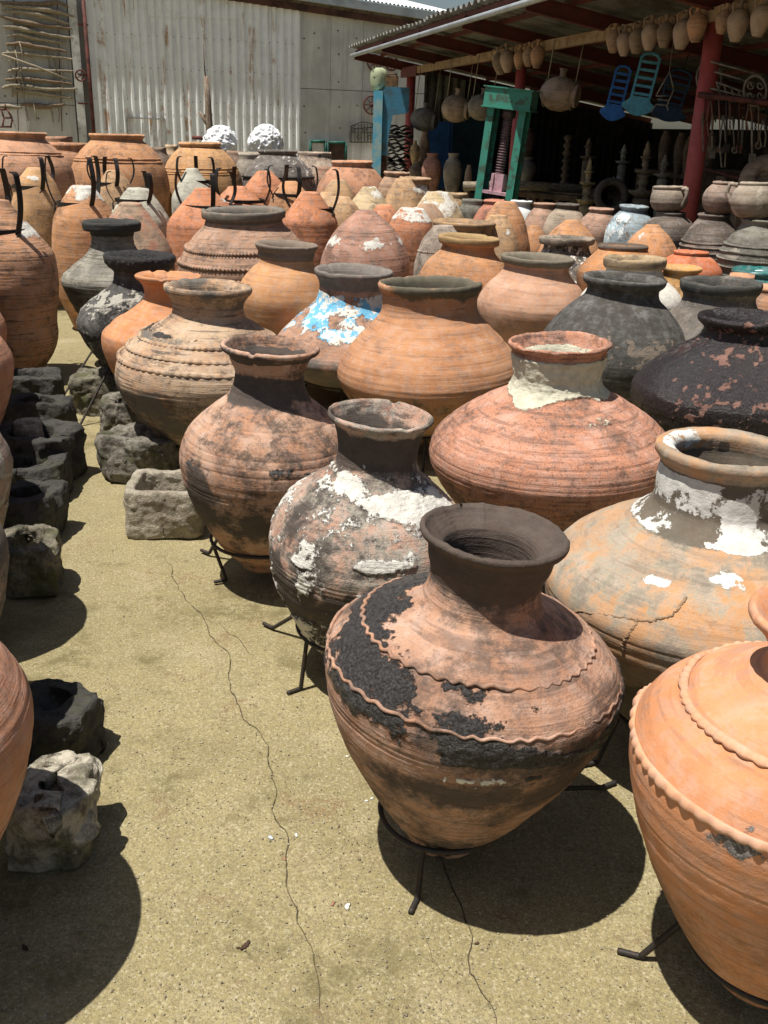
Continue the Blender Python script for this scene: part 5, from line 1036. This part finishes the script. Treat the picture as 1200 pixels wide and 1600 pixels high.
b = MB(); b.box((0, -.13, 2.0), (.56, .012, .20)); b.box((0, .13, 2.0), (.56, .012, .20)); b.box((0, 0, 2.105), (.60, .30, .014)); b.box((0, 0, 1.893), (.60, .30, .012)); b.box((-.27, 0, 2.0), (.012, .25, .19)); b.box((.27, 0, 2.0), (.012, .25, .19)); b.build('crosshead', MGP, pr_)
b = MB(); b.lathe([(.085, 1.80), (.085, 1.885)], 6); b.lathe([(.06, 1.78), (.06, 1.80)], 12); b.build('nut', MSC, pr_)
pf = []; z = 1.18
while z < 1.80: pf += [(.046, z), (.060, z+.008), (.060, z+.016), (.046, z+.024)]; z += .03
b = MB(); b.lathe(pf, 18); b.build('screw', plain('screw_pinkish', (.20, .13, .135), .5, .3, .3, 20), pr_)
b = MB(); b.box((0, 0, 1.09), (.15, .14, .19)); b.box((-.05, -.075, 1.09), (.02, .02, .19)); b.build('clamp', MPKP, pr_); pb((0, 0, .975), (.34, .22, .035), MPKP, 'pressing_plate'); pb((0, 0, .78), (.34, .24, .07), MPKP, 'bed'); pb((0, 0, .37), (.30, .2, .74), MGP, 'pedestal')
b = MB(); b.lathe([(.10, .82), (.13, .86), (.11, .90), (.05, .94), (.045, .96)], 14); b.build('worn_die', MSC, pr_)
# ------------------------------------------------------------------ blue machine frame with things on and in it
MBL = plain('machine_blue', (.05, .19, .30), .6, var=.4, scale=5, c2=(.06, .12, .16), lo=.45, hi=.6); MBL2 = plain('machine_edge', (.10, .38, .55), .55, var=.3, scale=7, c2=(.32, .44, .42)); MBR = plain('machine_rust', (.09, .045, .03), .85, var=.4, scale=8)
c = at(608, 260, 16.2); bf = empty('machine_frame', (c[0], c[1], 0)); tag(bf, 'tall blue painted iron machine frame with rusty lower half, left of the far red post', 'machine'); q2 = lambda x, y, dy=0: (lambda p: Vector((p[0]-c[0], p[1]-c[1]+dy, p[2])))(at(x, y, 16.2))
def prism(poly, th, m, name, parent, y=0):
    n = len(poly); V = [Vector((p.x, p.y+y-th/2, p.z)) for p in poly]+[Vector((p.x, p.y+y+th/2, p.z)) for p in poly]
    b = MB(); b.add(V, [tuple(range(n))[::-1], tuple(range(n, 2*n))]+[(i, (i+1) % n, n+(i+1) % n, n+i) for i in range(n)]); return b.build(name, m, parent)
zt = q2(600, 136).z
prism([Vector((q2(597, 200).x, 0, 1.25)), Vector((q2(597, 200).x, 0, zt-.05)), Vector((q2(604, 134).x, 0, zt)), Vector((q2(640, 134).x, 0, zt)), Vector((q2(640, 134).x, 0, zt-.36)), Vector((q2(615, 134).x, 0, zt-.40)), Vector((q2(609, 134).x, 0, zt-.75)), Vector((q2(609, 134).x, 0, 1.25))], .30, MBL, 'c_frame', bf)
prism([Vector((q2(597, 200).x, 0, 0)), Vector((q2(597, 200).x, 0, 1.25)), Vector((q2(609, 134).x, 0, 1.25)), Vector((q2(609, 134).x, 0, 0))], .30, MBR, 'column', bf)
b = MB(); x_ = (q2(583, 200).x+q2(597, 200).x)/2; b.box((x_, -.02, zt/2-.03), (q2(597, 200).x-q2(583, 200).x, .36, zt-.06)); b.build('front_flange', MBL2, bf)
b = MB(); b.box((q2(625, 170).x, 0, q2(625, 170).z), (.30, .24, .06)); b.build('ledge', MBR, bf)
c2_ = at(586, 133, 16.2); b = MB(); b.lathe(crom([(.001, 0), (.10, .02), (.135, .16), (.12, .28), (.06, .33), (.001, .335)], 5).tolist(), 16, rf=lambda a, z: .75 if abs(math.sin(a)) > .7 else 1)
mo = plain('mask_pale_green', (.34, .38, .24), .85, var=.3, scale=10, c2=(.08, .09, .06), lo=.55, hi=.6); o = b.build('painted_stone', mo, None, (x_+c[0]+.0, c[1], zt-.06)); tag(o, 'pale green stone with dark spots standing on top of the blue machine', 'stone')
b = MB(); b.box((0, 0, .08), (.19, .16, .16)); b.tube([(-.06, 0, .16), (-.06, 0, .19), (.06, 0, .19), (.06, 0, .16)], .012, 6); o = b.build('rusty_can', plain('can_rust', (.20, .11, .05), .85, var=.4, scale=12), None, (q2(613, 128).x+c[0], c[1], zt)); tag(o, 'rusty square can on top of the blue machine', 'can')
b = MB(); b.box((0, 0, .25), (.34, .4, .5)); b.box((0, 0, .66), (.42, .5, .06)); 
for s in (-1, 1): b.box((s*.17, -.2, .55), (.05, .05, .2)); 
cs = at(621, 240, 17.3); o = b.build('wooden_crate', plain('crate_wood', (.17, .10, .055), .9, var=.4, scale=9), None, (cs[0], cs[1], 0)); tag(o, 'brown wooden stand under the pile of black sheets', 'stand')
mb_ = plain('black_sheet', (.022, .021, .02), .45, var=.4, scale=12); zz = .69; r = random.Random(9); st_ = empty('sheet_pile', (cs[0], cs[1], zz)); tag(st_, 'pile of crumpled black sheets beside the blue machine', 'sheets')
h = 0
while h < 1.02:
    V = []; n = 7
    for i in range(n+1):
        for j in range(2): V.append(((i/n-.5)*r.uniform(.36, .44)+h*.04, (j-.5)*.42, .02*math.sin(i*2+h*30)+r.uniform(-.008, .008)))
    fs = [(i*2, i*2+2, i*2+3, i*2+1) for i in range(n)]; b = MB(); b.add(V, fs); b.add([(x, y, z+.022) for x, y, z in V], fs)
    b.add([V[i*2] for i in range(n+1)]+[(V[i*2][0], V[i*2][1], V[i*2][2]+.022) for i in range(n+1)], [(i, i+1, n+2+i, n+1+i) for i in range(n)])
    o = b.build('black_sheet', mb_, st_, (0, 0, h)); o.rotation_euler = (r.uniform(-.05, .05), r.uniform(-.06, .06), r.uniform(-.2, .2)); h += .055
# ------------------------------------------------------------------ inside the shed
def put(px, py, D): p = at(px, py, D); return (p[0], p[1], p[2])
GI = 'jars standing in the shade of the shed'
def sj(label, px, ytop, hw, ybot, D, c, shape='jar', seed=1, z0=None, parentless=True, name='shed_jar', cat='jar'):
    P = at(px, ytop, D); X, Y, zt = P; z0 = z_on_axis(X, Y, ybot) if z0 is None else z0; H_ = zt-z0; k = depth(P)/F_; R1 = hw*k
    pf = {'jar': [(.001, 0), (.5, 0), (.66, .12), (.95, .42), (1, .6), (.82, .8), (.52, .9), (.5, .94), (.6, 1), (.45, 1), (.4, .93), (.001, .9)],
          'tall': [(.001, 0), (.45, 0), (.62, .1), (.92, .4), (1, .62), (.8, .85), (.5, .96), (.55, 1), (.42, 1), (.4, .96), (.001, .94)],
          'pointed': [(.001, 0), (.25, 0), (.7, .25), (1, .55), (.8, .78), (.35, .88), (.28, .95), (.38, 1), (.26, 1), (.22, .94), (.001, .9)]}[shape]
    b = MB(); b.lathe([(a*R1, z*H_) for a, z in crom(pf, 4)], 24); m = pottery('shed_clay_%d' % seed, c, tuple(x*.7 for x in c), seed=200+seed, stri=.5, dirt_amt=.5, bump=.4)
    o = b.build(name, m, None, (X, Y, z0)); return tag(o, label, cat, GI)
ped = plain('shelf_wood', (.17, .12, .08), .9, var=.4, scale=6)
def shelf(p0, p1, ztop, depth_, label, D0, D1, name='bench'):
    a = at(p0, 280, D0); b_ = at(p1, 280, D1); d = Vector((b_[0]-a[0], b_[1]-a[1], 0)); n = Vector((-d.y, d.x, 0)).normalized(); L_ = d.length; ang = math.atan2(d.y, d.x); e = empty(name, (a[0], a[1], 0), ang); tag(e, label, 'bench')
    b = MB(); b.box((L_/2, depth_/2, ztop-.03), (L_, depth_, .06)); b.build('top', ped, e)
    for x in (.08, L_/2, L_-.08):
        for y in (.06, depth_-.06): b = MB(); b.box((x, y, (ztop-.06)/2), (.07, .07, ztop-.06)); b.build('leg', ped, e)
    return e
shelf(632, 742, .72, .7, 'low dark bench under the jars behind the far red post', 17.2, 14.6)
sj('reddish egg shaped jar on the bench behind the far red post', 676, 240, 16, 297, 15.9, (0.480, 0.224, 0.160), seed=1, z0=.725); sj('grey brown ridged jar right of the reddish egg shaped jar', 709, 240, 15, 297, 15.2, (0.336, 0.288, 0.224), seed=2, z0=.725)
sj('small yellowish amphora with one handle behind the far red post', 649, 220, 8, 252, 16.8, (0.608, 0.432, 0.240), 'pointed', 3, z0=1.08); sj('banded brown pot carrying the small yellowish amphora', 651, 252, 12, 290, 16.8, (0.320, 0.224, 0.160), 'jar', 4, z0=.72)
sj('tall leaning brown trunk shaped jar beside the small amphora', 664, 206, 9, 262, 17.0, (0.416, 0.272, 0.176), 'tall', 5, z0=.72); sj('narrow dark jar between the ridged jar and the press', 733, 258, 6, 310, 14.6, (0.352, 0.240, 0.176), 'tall', 6, z0=.725)
b = MB(); b.box((0, 0, .9), (.95, .05, 1.8)); b.box((.02, -.03, .9), (.03, .02, 1.8)); cc = at(698, 240, 18.6); o = b.build('blue_door', plain('door_deep_blue', (.02, .09, .26), .7, var=.3, scale=4), None, (cc[0], cc[1], 0)); tag(o, 'deep blue door leaf leaning inside the far end of the shed', 'door')
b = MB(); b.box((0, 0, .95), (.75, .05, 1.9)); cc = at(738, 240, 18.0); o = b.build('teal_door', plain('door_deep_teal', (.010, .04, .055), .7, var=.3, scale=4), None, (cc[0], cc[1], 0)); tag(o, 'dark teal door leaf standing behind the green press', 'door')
shelf(820, 930, .95, .6, 'dark bench with a thick slab top in the middle of the shed', 14.6, 13.2)
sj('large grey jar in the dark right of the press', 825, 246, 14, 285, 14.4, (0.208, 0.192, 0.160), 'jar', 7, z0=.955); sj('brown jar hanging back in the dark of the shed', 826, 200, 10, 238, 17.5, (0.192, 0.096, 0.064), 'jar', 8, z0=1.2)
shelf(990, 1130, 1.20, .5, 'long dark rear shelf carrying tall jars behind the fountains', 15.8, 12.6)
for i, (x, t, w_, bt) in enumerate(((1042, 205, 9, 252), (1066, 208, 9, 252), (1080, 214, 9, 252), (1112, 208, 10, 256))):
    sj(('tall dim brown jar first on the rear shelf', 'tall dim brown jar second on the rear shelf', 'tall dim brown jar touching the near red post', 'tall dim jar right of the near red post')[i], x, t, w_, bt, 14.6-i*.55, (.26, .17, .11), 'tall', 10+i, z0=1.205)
for i, (x, y, l, lb) in enumerate(((822, 292, 1.6, 'pale barked log lying across the dark bench'), (800, 290, .9, 'short log end beside the green press'))):
    p = at(x, y, 12.9-.2*i); b = MB(); b.tube([(-l/2, .1, -.02), (0, 0, .01), (l/2, -.05, 0)], [.055, .05, .058], 10); o = b.build('log', plain('log_%d' % i, (.34, .28, .20), .9, var=.4, scale=12, st=(1, 5, 5)), None, p); tag(o, lb, 'log', 'logs')
shelf(770, 905, at(822, 297, 12.9)[2]-.03, .3, 'low rough bench carrying the logs', 13.2, 12.5)
# tiered stone fountains
def fountain(px, yt, hw, D, c, label, seed, tiers=3, finial=True):
    P = at(px, yt, D); X, Y, zt = P; k = depth(P)/F_; W_ = hw*k; m = pottery('fountain_stone_%d' % seed, c, tuple(x*.7 for x in c), seed=230+seed, stri=.1, dirt_amt=.6, speck=.4, bump=.5)
    e = empty('fountain', (X, Y, 0)); tag(e, label, 'fountain', 'tiered stone fountains inside the shed')
    z = zt-W_*3.9 if tiers == 3 else zt-W_*2.6; rf = lambda a, zz: 1+.05*math.cos(a*14)
    b = MB(); b.lathe([(W_*.85, 0), (W_*.85, .06), (W_*.6, .12), (W_*.5, z*.5), (W_*.62, z-.02), (W_*.4, z)], 20); b.build('pedestal', m, e)
    fr = [1.0, .66, .42][:tiers] if tiers == 3 else [1.0, .6]; fh = [1.5, 1.2, .0]
    for i, s in enumerate(fr[:-1] if tiers == 3 else fr[:1]):
        r = W_*s; b = MB(); b.lathe([(r*.3, z), (r*.6, z+.15*r), (r*.95, z+.34*r), (r*1.0, z+.5*r), (r*.9, z+.5*r), (r*.2, z+.35*r)], 40, rf=rf); b.build('bowl', m, e)
        z2 = z+.35*r; hh = W_*(1.15 if i == 0 else .75); q = r*.36
        b = MB(); b.lathe(crom([(q, z2), (q*1.1, z2+hh*.12), (q*.7, z2+hh*.3), (q*1.05, z2+hh*.55), (q*.85, z2+hh*.8), (q*1.2, z2+hh)], 4).tolist(), 16, rf=lambda a, zz: 1+.08*math.cos(a*6)); b.build('stem', m, e); z = z2+hh
    r = W_*fr[-1]; b = MB(); b.lathe([(r*.3, z), (r*.8, z+.1*W_), (r, z+.22*W_), (r*.85, z+.22*W_), (.001, z+.2*W_)], 30, rf=rf); b.build('bowl', m, e)
    b = MB(); b.lathe(crom([(r*.5, z+.15*W_), (r*.55, z+.5*W_), (r*.35, z+.8*W_), (r*.3, z+1.0*W_), (.001, z+1.25*W_)], 5).tolist(), 12, rf=lambda a, zz: 1+.12*math.cos(a*5+zz*30)); b.build('finial', m, e)
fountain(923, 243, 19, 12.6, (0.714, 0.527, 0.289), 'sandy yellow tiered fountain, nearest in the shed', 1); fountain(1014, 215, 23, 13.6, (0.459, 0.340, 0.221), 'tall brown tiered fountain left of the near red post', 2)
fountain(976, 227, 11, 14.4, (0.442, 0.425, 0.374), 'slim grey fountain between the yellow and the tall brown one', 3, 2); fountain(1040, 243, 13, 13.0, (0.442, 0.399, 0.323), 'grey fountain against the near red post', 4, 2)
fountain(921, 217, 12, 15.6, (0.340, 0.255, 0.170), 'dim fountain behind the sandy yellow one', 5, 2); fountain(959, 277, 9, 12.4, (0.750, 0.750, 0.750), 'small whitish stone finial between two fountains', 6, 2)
# twisted column
p = at(889, 208, 15.2); b = MB(); b.lathe([(.05+.018*math.sin(i*1.2), i*.02) for i in range(int(p[2]/.02))], 14); o = b.build('twisted_column', plain('dark_turned_wood', (.18, .13, .09), .7), None, (p[0], p[1], 0)); tag(o, 'dark spirally turned column behind the thick slab bench', 'column')
# cradles, chairs and ironwork hanging under the roof
def hang(px, py, D): return at(px, py, D)
def cradle(px, py, h_px, w_px, D, m, m2, label, tilt):
    P = hang(px, py, D); k = depth(P)/F_; H_ = h_px*k; W_ = w_px*k; e = empty('hanging_cradle', P); tag(e, label, 'cradle', 'painted cradles hanging under the roof'); e.rotation_euler = (R_(-12), R_(tilt), R_(-20))
    for s in (-1, 1): b = MB(); b.box((s*W_*.28, 0, .06*H_), (.025, .03, H_*.86)); b.build('side_rail', m, e)
    b = MB(); b.tube([(-W_*.28, 0, H_*.46), (-W_*.2, 0, H_*.53), (0, 0, H_*.56), (W_*.2, 0, H_*.53), (W_*.28, 0, H_*.46)], .016, 6); b.build('arched_top', m, e)
    for i in range(5): b = MB(); b.box((0, 0, H_*(.40-.14*i)), (W_*.55, .02, .025)); b.build('rung', m, e)
    n = 14; poly = [Vector((W_*(-.5+i/n), -.02, -H_*.42-H_*.13*math.sin(math.pi*i/n))) for i in range(n+1)]+[Vector((W_*.5, -.02, -H_*.36)), Vector((W_*.36, -.02, -H_*.30)), Vector((W_*.28, -.02, -H_*.22)), Vector((-W_*.28, -.02, -H_*.22)), Vector((-W_*.36, -.02, -H_*.30)), Vector((-W_*.5, -.02, -H_*.36))]
    prism(poly, .03, m2, 'rocker_panel', e)
    b = MB(); b.tube([(0, 0, H_*.55), (0, .05, 2.55-P[2])], .006, 5); b.build('hook_wire', MIRN, e)
mb1 = plain('cradle_blue', (.035, .17, .52), .6, var=.2); mb2 = plain('cradle_sky', (.12, .42, .58), .6, var=.2); mb3 = plain('cradle_navy', (.03, .07, .15), .7, var=.2)
cradle(965, 147, 74, 40, 11.6, mb1, mb1, 'royal blue hanging cradle, left of the lighter one', 7); cradle(1006, 133, 84, 50, 11.2, mb2, mb2, 'sky blue hanging cradle with a curved rocker panel', 7); cradle(1052, 150, 70, 60, 12.2, mb3, mb3, 'dim navy hanging cradle behind the iron frame', 12)
c = at(1040, 150, 11.0); b = MB(); q3 = lambda x, y: Vector(at(x, y, 11.0))-Vector(c)
for a_, b1 in (((1046, 112), (1025, 150)), ((1046, 112), (1053, 140)), ((1053, 140), (1042, 165)), ((1025, 150), (1042, 150)), ((1027, 155), (1044, 157)), ((1025, 163), (1044, 165)), ((1025, 163), (1017, 175)), ((1042, 165), (1044, 173))): b.tube([q3(*a_), q3(*b1)], .008, 5)
b.tube([q3(1046, 112), q3(1046, 112)+Vector((0, 0, .35))], .004, 4); tag(b.build('folding_frame', plain('pale_bent_rod', (.34, .31, .26), .6), None, c), 'pale bent rod frame hanging before the navy cradle', 'rod frame')
def scroll_end(cx, cy, r, D, parent, c):
    q = lambda x, y: Vector(at(x, y, D))-Vector(c); b = MB(); b.tube([q(cx+r*.75*math.cos(t*.393), cy+r*math.sin(t*.393)) for t in range(16)], .012, 5, True); b.build('hoop', MSI, parent)
    for sx, sy in ((-.32, -.35), (.32, -.35), (-.32, .3), (.32, .3)): b = MB(); b.tube([q(cx+sx*r+r*.24*math.cos(t*.7)*(1-t*.07), cy+sy*r+r*.3*math.sin(t*.7)*(1-t*.07)) for t in range(11)], .008, 5); b.build('scroll', MSI, parent)
MSI = plain('dusty_iron', (.26, .23, .19), .7, .2, .3, 20)
c = at(1110, 160, 9.6); e = empty('iron_bedstead', c); tag(e, 'scrolled wrought iron bedstead hanging behind the near red post', 'bedstead'); scroll_end(1108, 122, 26, 9.8, e, c); scroll_end(1180, 142, 24, 9.3, e, c); q = lambda x, y: Vector(at(x, y, 9.5))-Vector(c)
for a_, b1 in (((1110, 96), (1190, 118)), ((1116, 112), (1186, 132)), ((1118, 128), (1180, 150)), ((1110, 146), (1186, 164)), ((1110, 138), (1186, 156))): b = MB(); b.tube([q(*a_), q(*b1)], .009, 5); b.build('rail', MSI, e)
for i in range(6): b = MB(); b.tube([q(1120+i*11, 130+i*3), q(1126+i*11, 148+i*3)], .007, 4); b.build('spindle', MSI, e)
# rail with hanging tools and chains at the right
rl = empty('tool_rail', at(1150, 152, 9.2)); tag(rl, 'rusty rail with hooks running right from the near red post', 'rail'); c = at(1150, 152, 9.2); b = MB(); b.tube([Vector(at(1092, 148, 9.5))-Vector(c), Vector(at(1260, 168, 9.0))-Vector(c)], .025, 6); b.build('bar', MRR, rl)
r = random.Random(3); TL = 'old iron tools and tack hanging from the rail'
ORD = 'first second third fourth fifth sixth seventh eighth ninth tenth eleventh twelfth thirteenth fourteenth fifteenth sixteenth seventeenth eighteenth nineteenth twentieth twenty-first twenty-second'.split()
names = ['chain', 'bridle bit', 'hooked iron', 'rope loop', 'stirrup']
for i in range(22):
    px = 1098+i*5.2+r.uniform(-1, 1); y0 = 152+(px-1092)*.11+(24 if i % 3 == 0 else 0); y1 = y0+r.uniform(35, 85); D = 9.3+r.uniform(-.1, .25); c = at(px, y0, D); q = lambda x, y: Vector(at(x, y, D))-Vector(c)
    m_ = (MSI, MIRN, plain('tack_%d' % i, (.17+.12*r.random(), .13, .09), .8))[i % 3]; kind = i % 4
    b = MB(); dx = r.uniform(-4, 4)
    if kind == 0:
        for k in range(int((y1-y0)/3.4)):
            p = q(px+dx*k/12, y0+k*3.4); b.tube([p+Vector((.009*math.cos(t*1.05)*(k % 2), .009*math.cos(t*1.05)*(1-k % 2), .014*math.sin(t*1.05))) for t in range(6)], .0035, 4, True)
    elif kind == 1: b.tube([q(px, y0), q(px+dx*.5, (y0+y1)/2), q(px+dx, y1)], .006, 5); b.tube([q(px+dx+4*math.cos(t*.6), y1+5*math.sin(t*.6)) for t in range(9)], .008, 5)
    elif kind == 2: b.tube([q(px, y0), q(px-5, (y0*.4+y1*.6)), q(px-2, y1), q(px+3, y1), q(px+5, (y0*.4+y1*.6)), q(px+1, y0)], .007, 5)
    else: b.tube([q(px, y0), q(px, y1-8)], .010, 6); b.box(q(px, y1-4), (.05, .02, .07))
    kd = ('length of rusty chain', 'long hooked iron rod', 'dangling loop of rope and strap', 'short handled iron tool')[kind]
    o = b.build(('chain', 'hooked_rod', 'strap_loop', 'iron_tool')[kind], m_, None, c); tag(o, '%s, %s thing from the left on the rusty rail' % (kd, ORD[i]), ('chain', 'rod', 'strap', 'tool')[kind], TL+' ('+('chains', 'rods', 'straps', 'tools')[kind]+')')
p = at(1112, 234, 9.9); b = MB(); b.tube([(-.13, 0, 0), (.13, 0, .005)], .026, 10); tag(b.build('wooden_roller', plain('roller_pale', (.36, .30, .22), .8), None, p), 'short pale wooden roller sticking out right of the near red post', 'roller')
b = MB(); p = at(1098, 262, 9.9); p2 = at(1160, 280, 9.3); b.tube([Vector((0, 0, 0)), Vector(p2)-Vector(p)], .014, 6); tag(b.build('thin_pole', MRR, None, p), 'thin dark pole slanting right below the wooden roller', 'pole')
for i, (x0, y0, D, s, lb) in enumerate(((1118, 262, 10.6, (.5, .35, 1.35), 'brown timber cupboard in the dark right of the near post'), (1175, 260, 10.4, (.6, .35, 1.30), 'dark box cupboard behind the pierced clay oven'))):
    p = at(x0, y0, D); b = MB(); b.box((0, 0, s[2]/2), s); b.box((0, -.18, s[2]-.1), (s[0]*.9, .03, .12)); tag(b.build('cupboard', ped, None, (p[0], p[1], 0)), lb, 'cupboard')
# pierced clay oven lying on its side at the right edge
mo = pottery('oven_clay', (.36, .25, .17), (.30, .20, .14), seed=240, stri=.6, dirt_amt=.4)
P = at(1196, 283, 9.3); k = depth(P)/F_; e = empty('clay_oven', (P[0], P[1], P[2])); tag(e, 'big round clay oven with a dark oval mouth at the right edge', 'oven'); R1 = 41*k; V = []; Fc = []; n, m_ = 40, 26
rot = Matrix.Rotation(R_(-28), 3, 'Z') @ Matrix.Rotation(R_(78), 3, 'X'); b = MB()
b.lathe([(a*R1, z*R1) for a, z in crom([(.30, .40), (.36, .47), (.46, .46), (.74, .36), (.93, .16), (1, -.1), (.95, -.4), (.7, -.7), (.001, -.8)], 6)], 40, rot=rot, rf=lambda a, z: 1.0); b.lathe([(a*R1, z*R1) for a, z in crom([(.30, .40), (.30, .25), (.7, .1), (.85, -.1), (.6, -.5), (.001, -.6)], 5)][::-1], 40, rot=rot); b.build('shell', mo, e)
b = MB(); b.box((0, .05, -R1*.95-(P[2]-R1*.95)/2), (.5, .4, P[2]-R1*.95)); b.build('plinth', ped, e)
p = at(955, 306, 11.6); b = MB(); b.lathe([(a*.16, z) for a, z in ((1.15, -.05), (1.25, 0), (1.1, .05), (.8, .05), (.7, 0), (.8, -.05), (1.15, -.05))], 30, rot=Matrix.Rotation(R_(80), 3, 'X')); b.box((0, .03, -.16-(p[2]-.16)/2), (.3, .25, p[2]-.17)); tag(b.build('stone_ring', plain('millstone_dark', (.11, .09, .07), .9, scale=20), None, p), 'flat round millstone ring lying before the slim fountains', 'stone ring')
# ------------------------------------------------------------------ carved stone troughs beside the aisle
def stone_mat(name, c1, c2, moss=.3, seed=0, dark=.5):
    m, nt, bs, L = mk(name); tc = N(nt, 'ShaderNodeTexCoord'); v = tc.outputs['Object']; n1 = noise(nt, v, 9+seed, 6, .7); n2 = noise(nt, v, 40, 5, .75); n3 = noise(nt, v, 6, 5, .7)
    c = mix(nt, ramp(nt, n1, .38, .62), c1, c2); c = mix(nt, ramp(nt, n2, .5, .7, 0, .7), c, tuple(x*.35 for x in c2)); c = mix(nt, ramp(nt, n3, .5, .62, 0, moss), c, (.10, .105, .03)); c = mix(nt, ramp(nt, n2, .30, .42, .6, 0), c, tuple(min(1, x*1.5) for x in c1))
    L.new(c, bs.inputs['Base Color']); bs.inputs['Roughness'].default_value = .9; b = N(nt, 'ShaderNodeBump'); b.inputs['Distance'].default_value = .02; b.inputs['Strength'].default_value = 1.0
    L.new(math_(nt, 'ADD', n1, n2), b.inputs['Height']); L.new(b.outputs[0], bs.inputs['Normal']); return m
ms = [stone_mat('stone_pale', (.46, .41, .32), (.28, .24, .18), .2, 0), stone_mat('stone_mossy', (.25, .22, .16), (.09, .085, .055), .8, 1), stone_mat('stone_dark', (.065, .06, .052), (.03, .028, .025), .35, 2), stone_mat('stone_lichen', (.26, .235, .19), (.07, .062, .048), .5, 3)]
def trough(X, Y, L_, W_, H_, rz, m, label, seed, rough=.02, ex=5, cav=.62, cd=.5, group='carved stone troughs along the aisle', pitch=0, z=0., top_n=1., cex=None):
    nu = 170
    rows = [(.001, 0), (.6, 0), (.94, 0), (.99, .03), (1.0, .12), (1.0, .3), (1.0, .5), (1.0, .7), (1.0, .86), (.985, .95), (.95, 1), (.9, 1), (cav+.1, 1), (cav+.03, .995), (cav, .96), (cav*.96, .8), (cav*.92, 1-cd*.8), (cav*.8, 1-cd), (cav*.4, 1-cd), (.001, 1-cd)]
    pr = resample(np.array([(a, b) for a, b in rows]), 130); th = np.linspace(0, 2*np.pi, nu, endpoint=False)
    se = 1/((np.abs(np.cos(th))**ex+np.abs(np.sin(th))**ex)**(1/ex)); se2 = 1/((np.abs(np.cos(th))**(cex or 3))+np.abs(np.sin(th))**(cex or 3))**(1/(cex or 3))
    V = []
    for i, (a, b) in enumerate(pr):
        s = se2 if i > 91 else se; V.append(np.c_[a*s*np.cos(th)*L_/2, a*s*np.sin(th)*W_/2, np.full(nu, b*H_)])
    V = np.concatenate(V); nz = np.stack([fbm(V, 6, seed, 4), fbm(V, 6, seed+9, 4), fbm(V, 6, seed+19, 4)], 1); cell = fbm(np.round(V*14)/14+V*.2, 9, seed+30, 2)
    rid = 1-2*np.abs(np.stack([fbm(V, 4.5, seed+41, 3), fbm(V, 4.5, seed+49, 3), fbm(V, 4.5, seed+53, 3)], 1)); V = V+nz*rough*np.array([1, 1, .8])*.8+(rid-.5)*rough*.7*np.array([1, 1, .35])*np.sign(V)+ (fbm(V, 26, seed+5, 4)*.0055)[:, None]*np.sign(V); V[:, 2] = np.maximum(V[:, 2], 0)
    me = mesh_np('stone_trough', V, grid_faces(len(pr), nu)); me.materials.append(m); o = link('stone_trough', me, None, (X, Y, z)); o.rotation_euler = (R_(pitch), 0, R_(rz)); return tag(o, label, 'trough', group)
g = ground(255, 845); trough(g[0]-.015, g[1]+.17, .31, .33, .205, 4, ms[0], 'pale squarish stone trough, nearest of the four right of the aisle', 1, .012, 8, .74, .55, cex=7)
g = ground(205, 762); trough(g[0]+.02, g[1]+.19, .43, .34, .22, -14, ms[3], 'mossy rounded stone mortar behind the pale trough', 2, .035, 2.6, .45, .4)
g = ground(192, 690); trough(g[0]+.02, g[1]+.15, .36, .28, .20, 10, ms[3], 'small grey stone trough between the mossy mortar and the leaning stone', 3, .03, 4, .6, .5)
g = ground(160, 655); trough(g[0]+.03, g[1]+.17, .46, .30, .22, -3, ms[1], 'flat topped stone block by the rebar leg, farthest right of the aisle', 4, .03, 5, .5, .2)
g = ground(80, 1385); trough(g[0]-.02, g[1]+.13, .18, .24, .20, 12, stone_mat('stone_bleached', (.56, .51, .40), (.16, .14, .10), .4, 4), 'jagged stone block with a sunlit pale top at lower left', 5, .040, 3.5, .5, .25)
g = ground(85, 1200); trough(g[0]-.02, g[1]+.08, .21, .20, .17, -10, ms[2], 'dark stone lump just above the sunlit topped block', 6, .040, 3.2, .5, .25)
for i, (px, py, l, w_, h, rz, lb) in enumerate(((30, 945, .20, .25, .20, 15, 'dark mossy stone beside the flaking urn on the left'), (30, 860, .24, .30, .20, -8, 'rounded black stone, third along the left side'), (28, 795, .32, .26, .17, 5, 'black stone trough with a pale corner on the left'), (38, 765, .42, .34, .24, -6, 'dark trough with a round basin on the left'), (42, 692, .40, .26, .20, 3, 'dark stone trough with a pale chipped end'), (22, 650, .46, .30, .22, 0, 'farthest black trough on the left'))):
    g = ground(px, py); trough(g[0], g[1]+.15, l, w_, h, rz, ms[2] if i != 0 else ms[1], lb, 20+i, .025, 4, .55, .45)
g = ground(42, 748); trough(g[0]+.02, g[1]+.05, .13, .10, .27, 20, ms[0], 'small sunlit chunk of pale stone among the black troughs', 40, .03, 3, .3, .1)
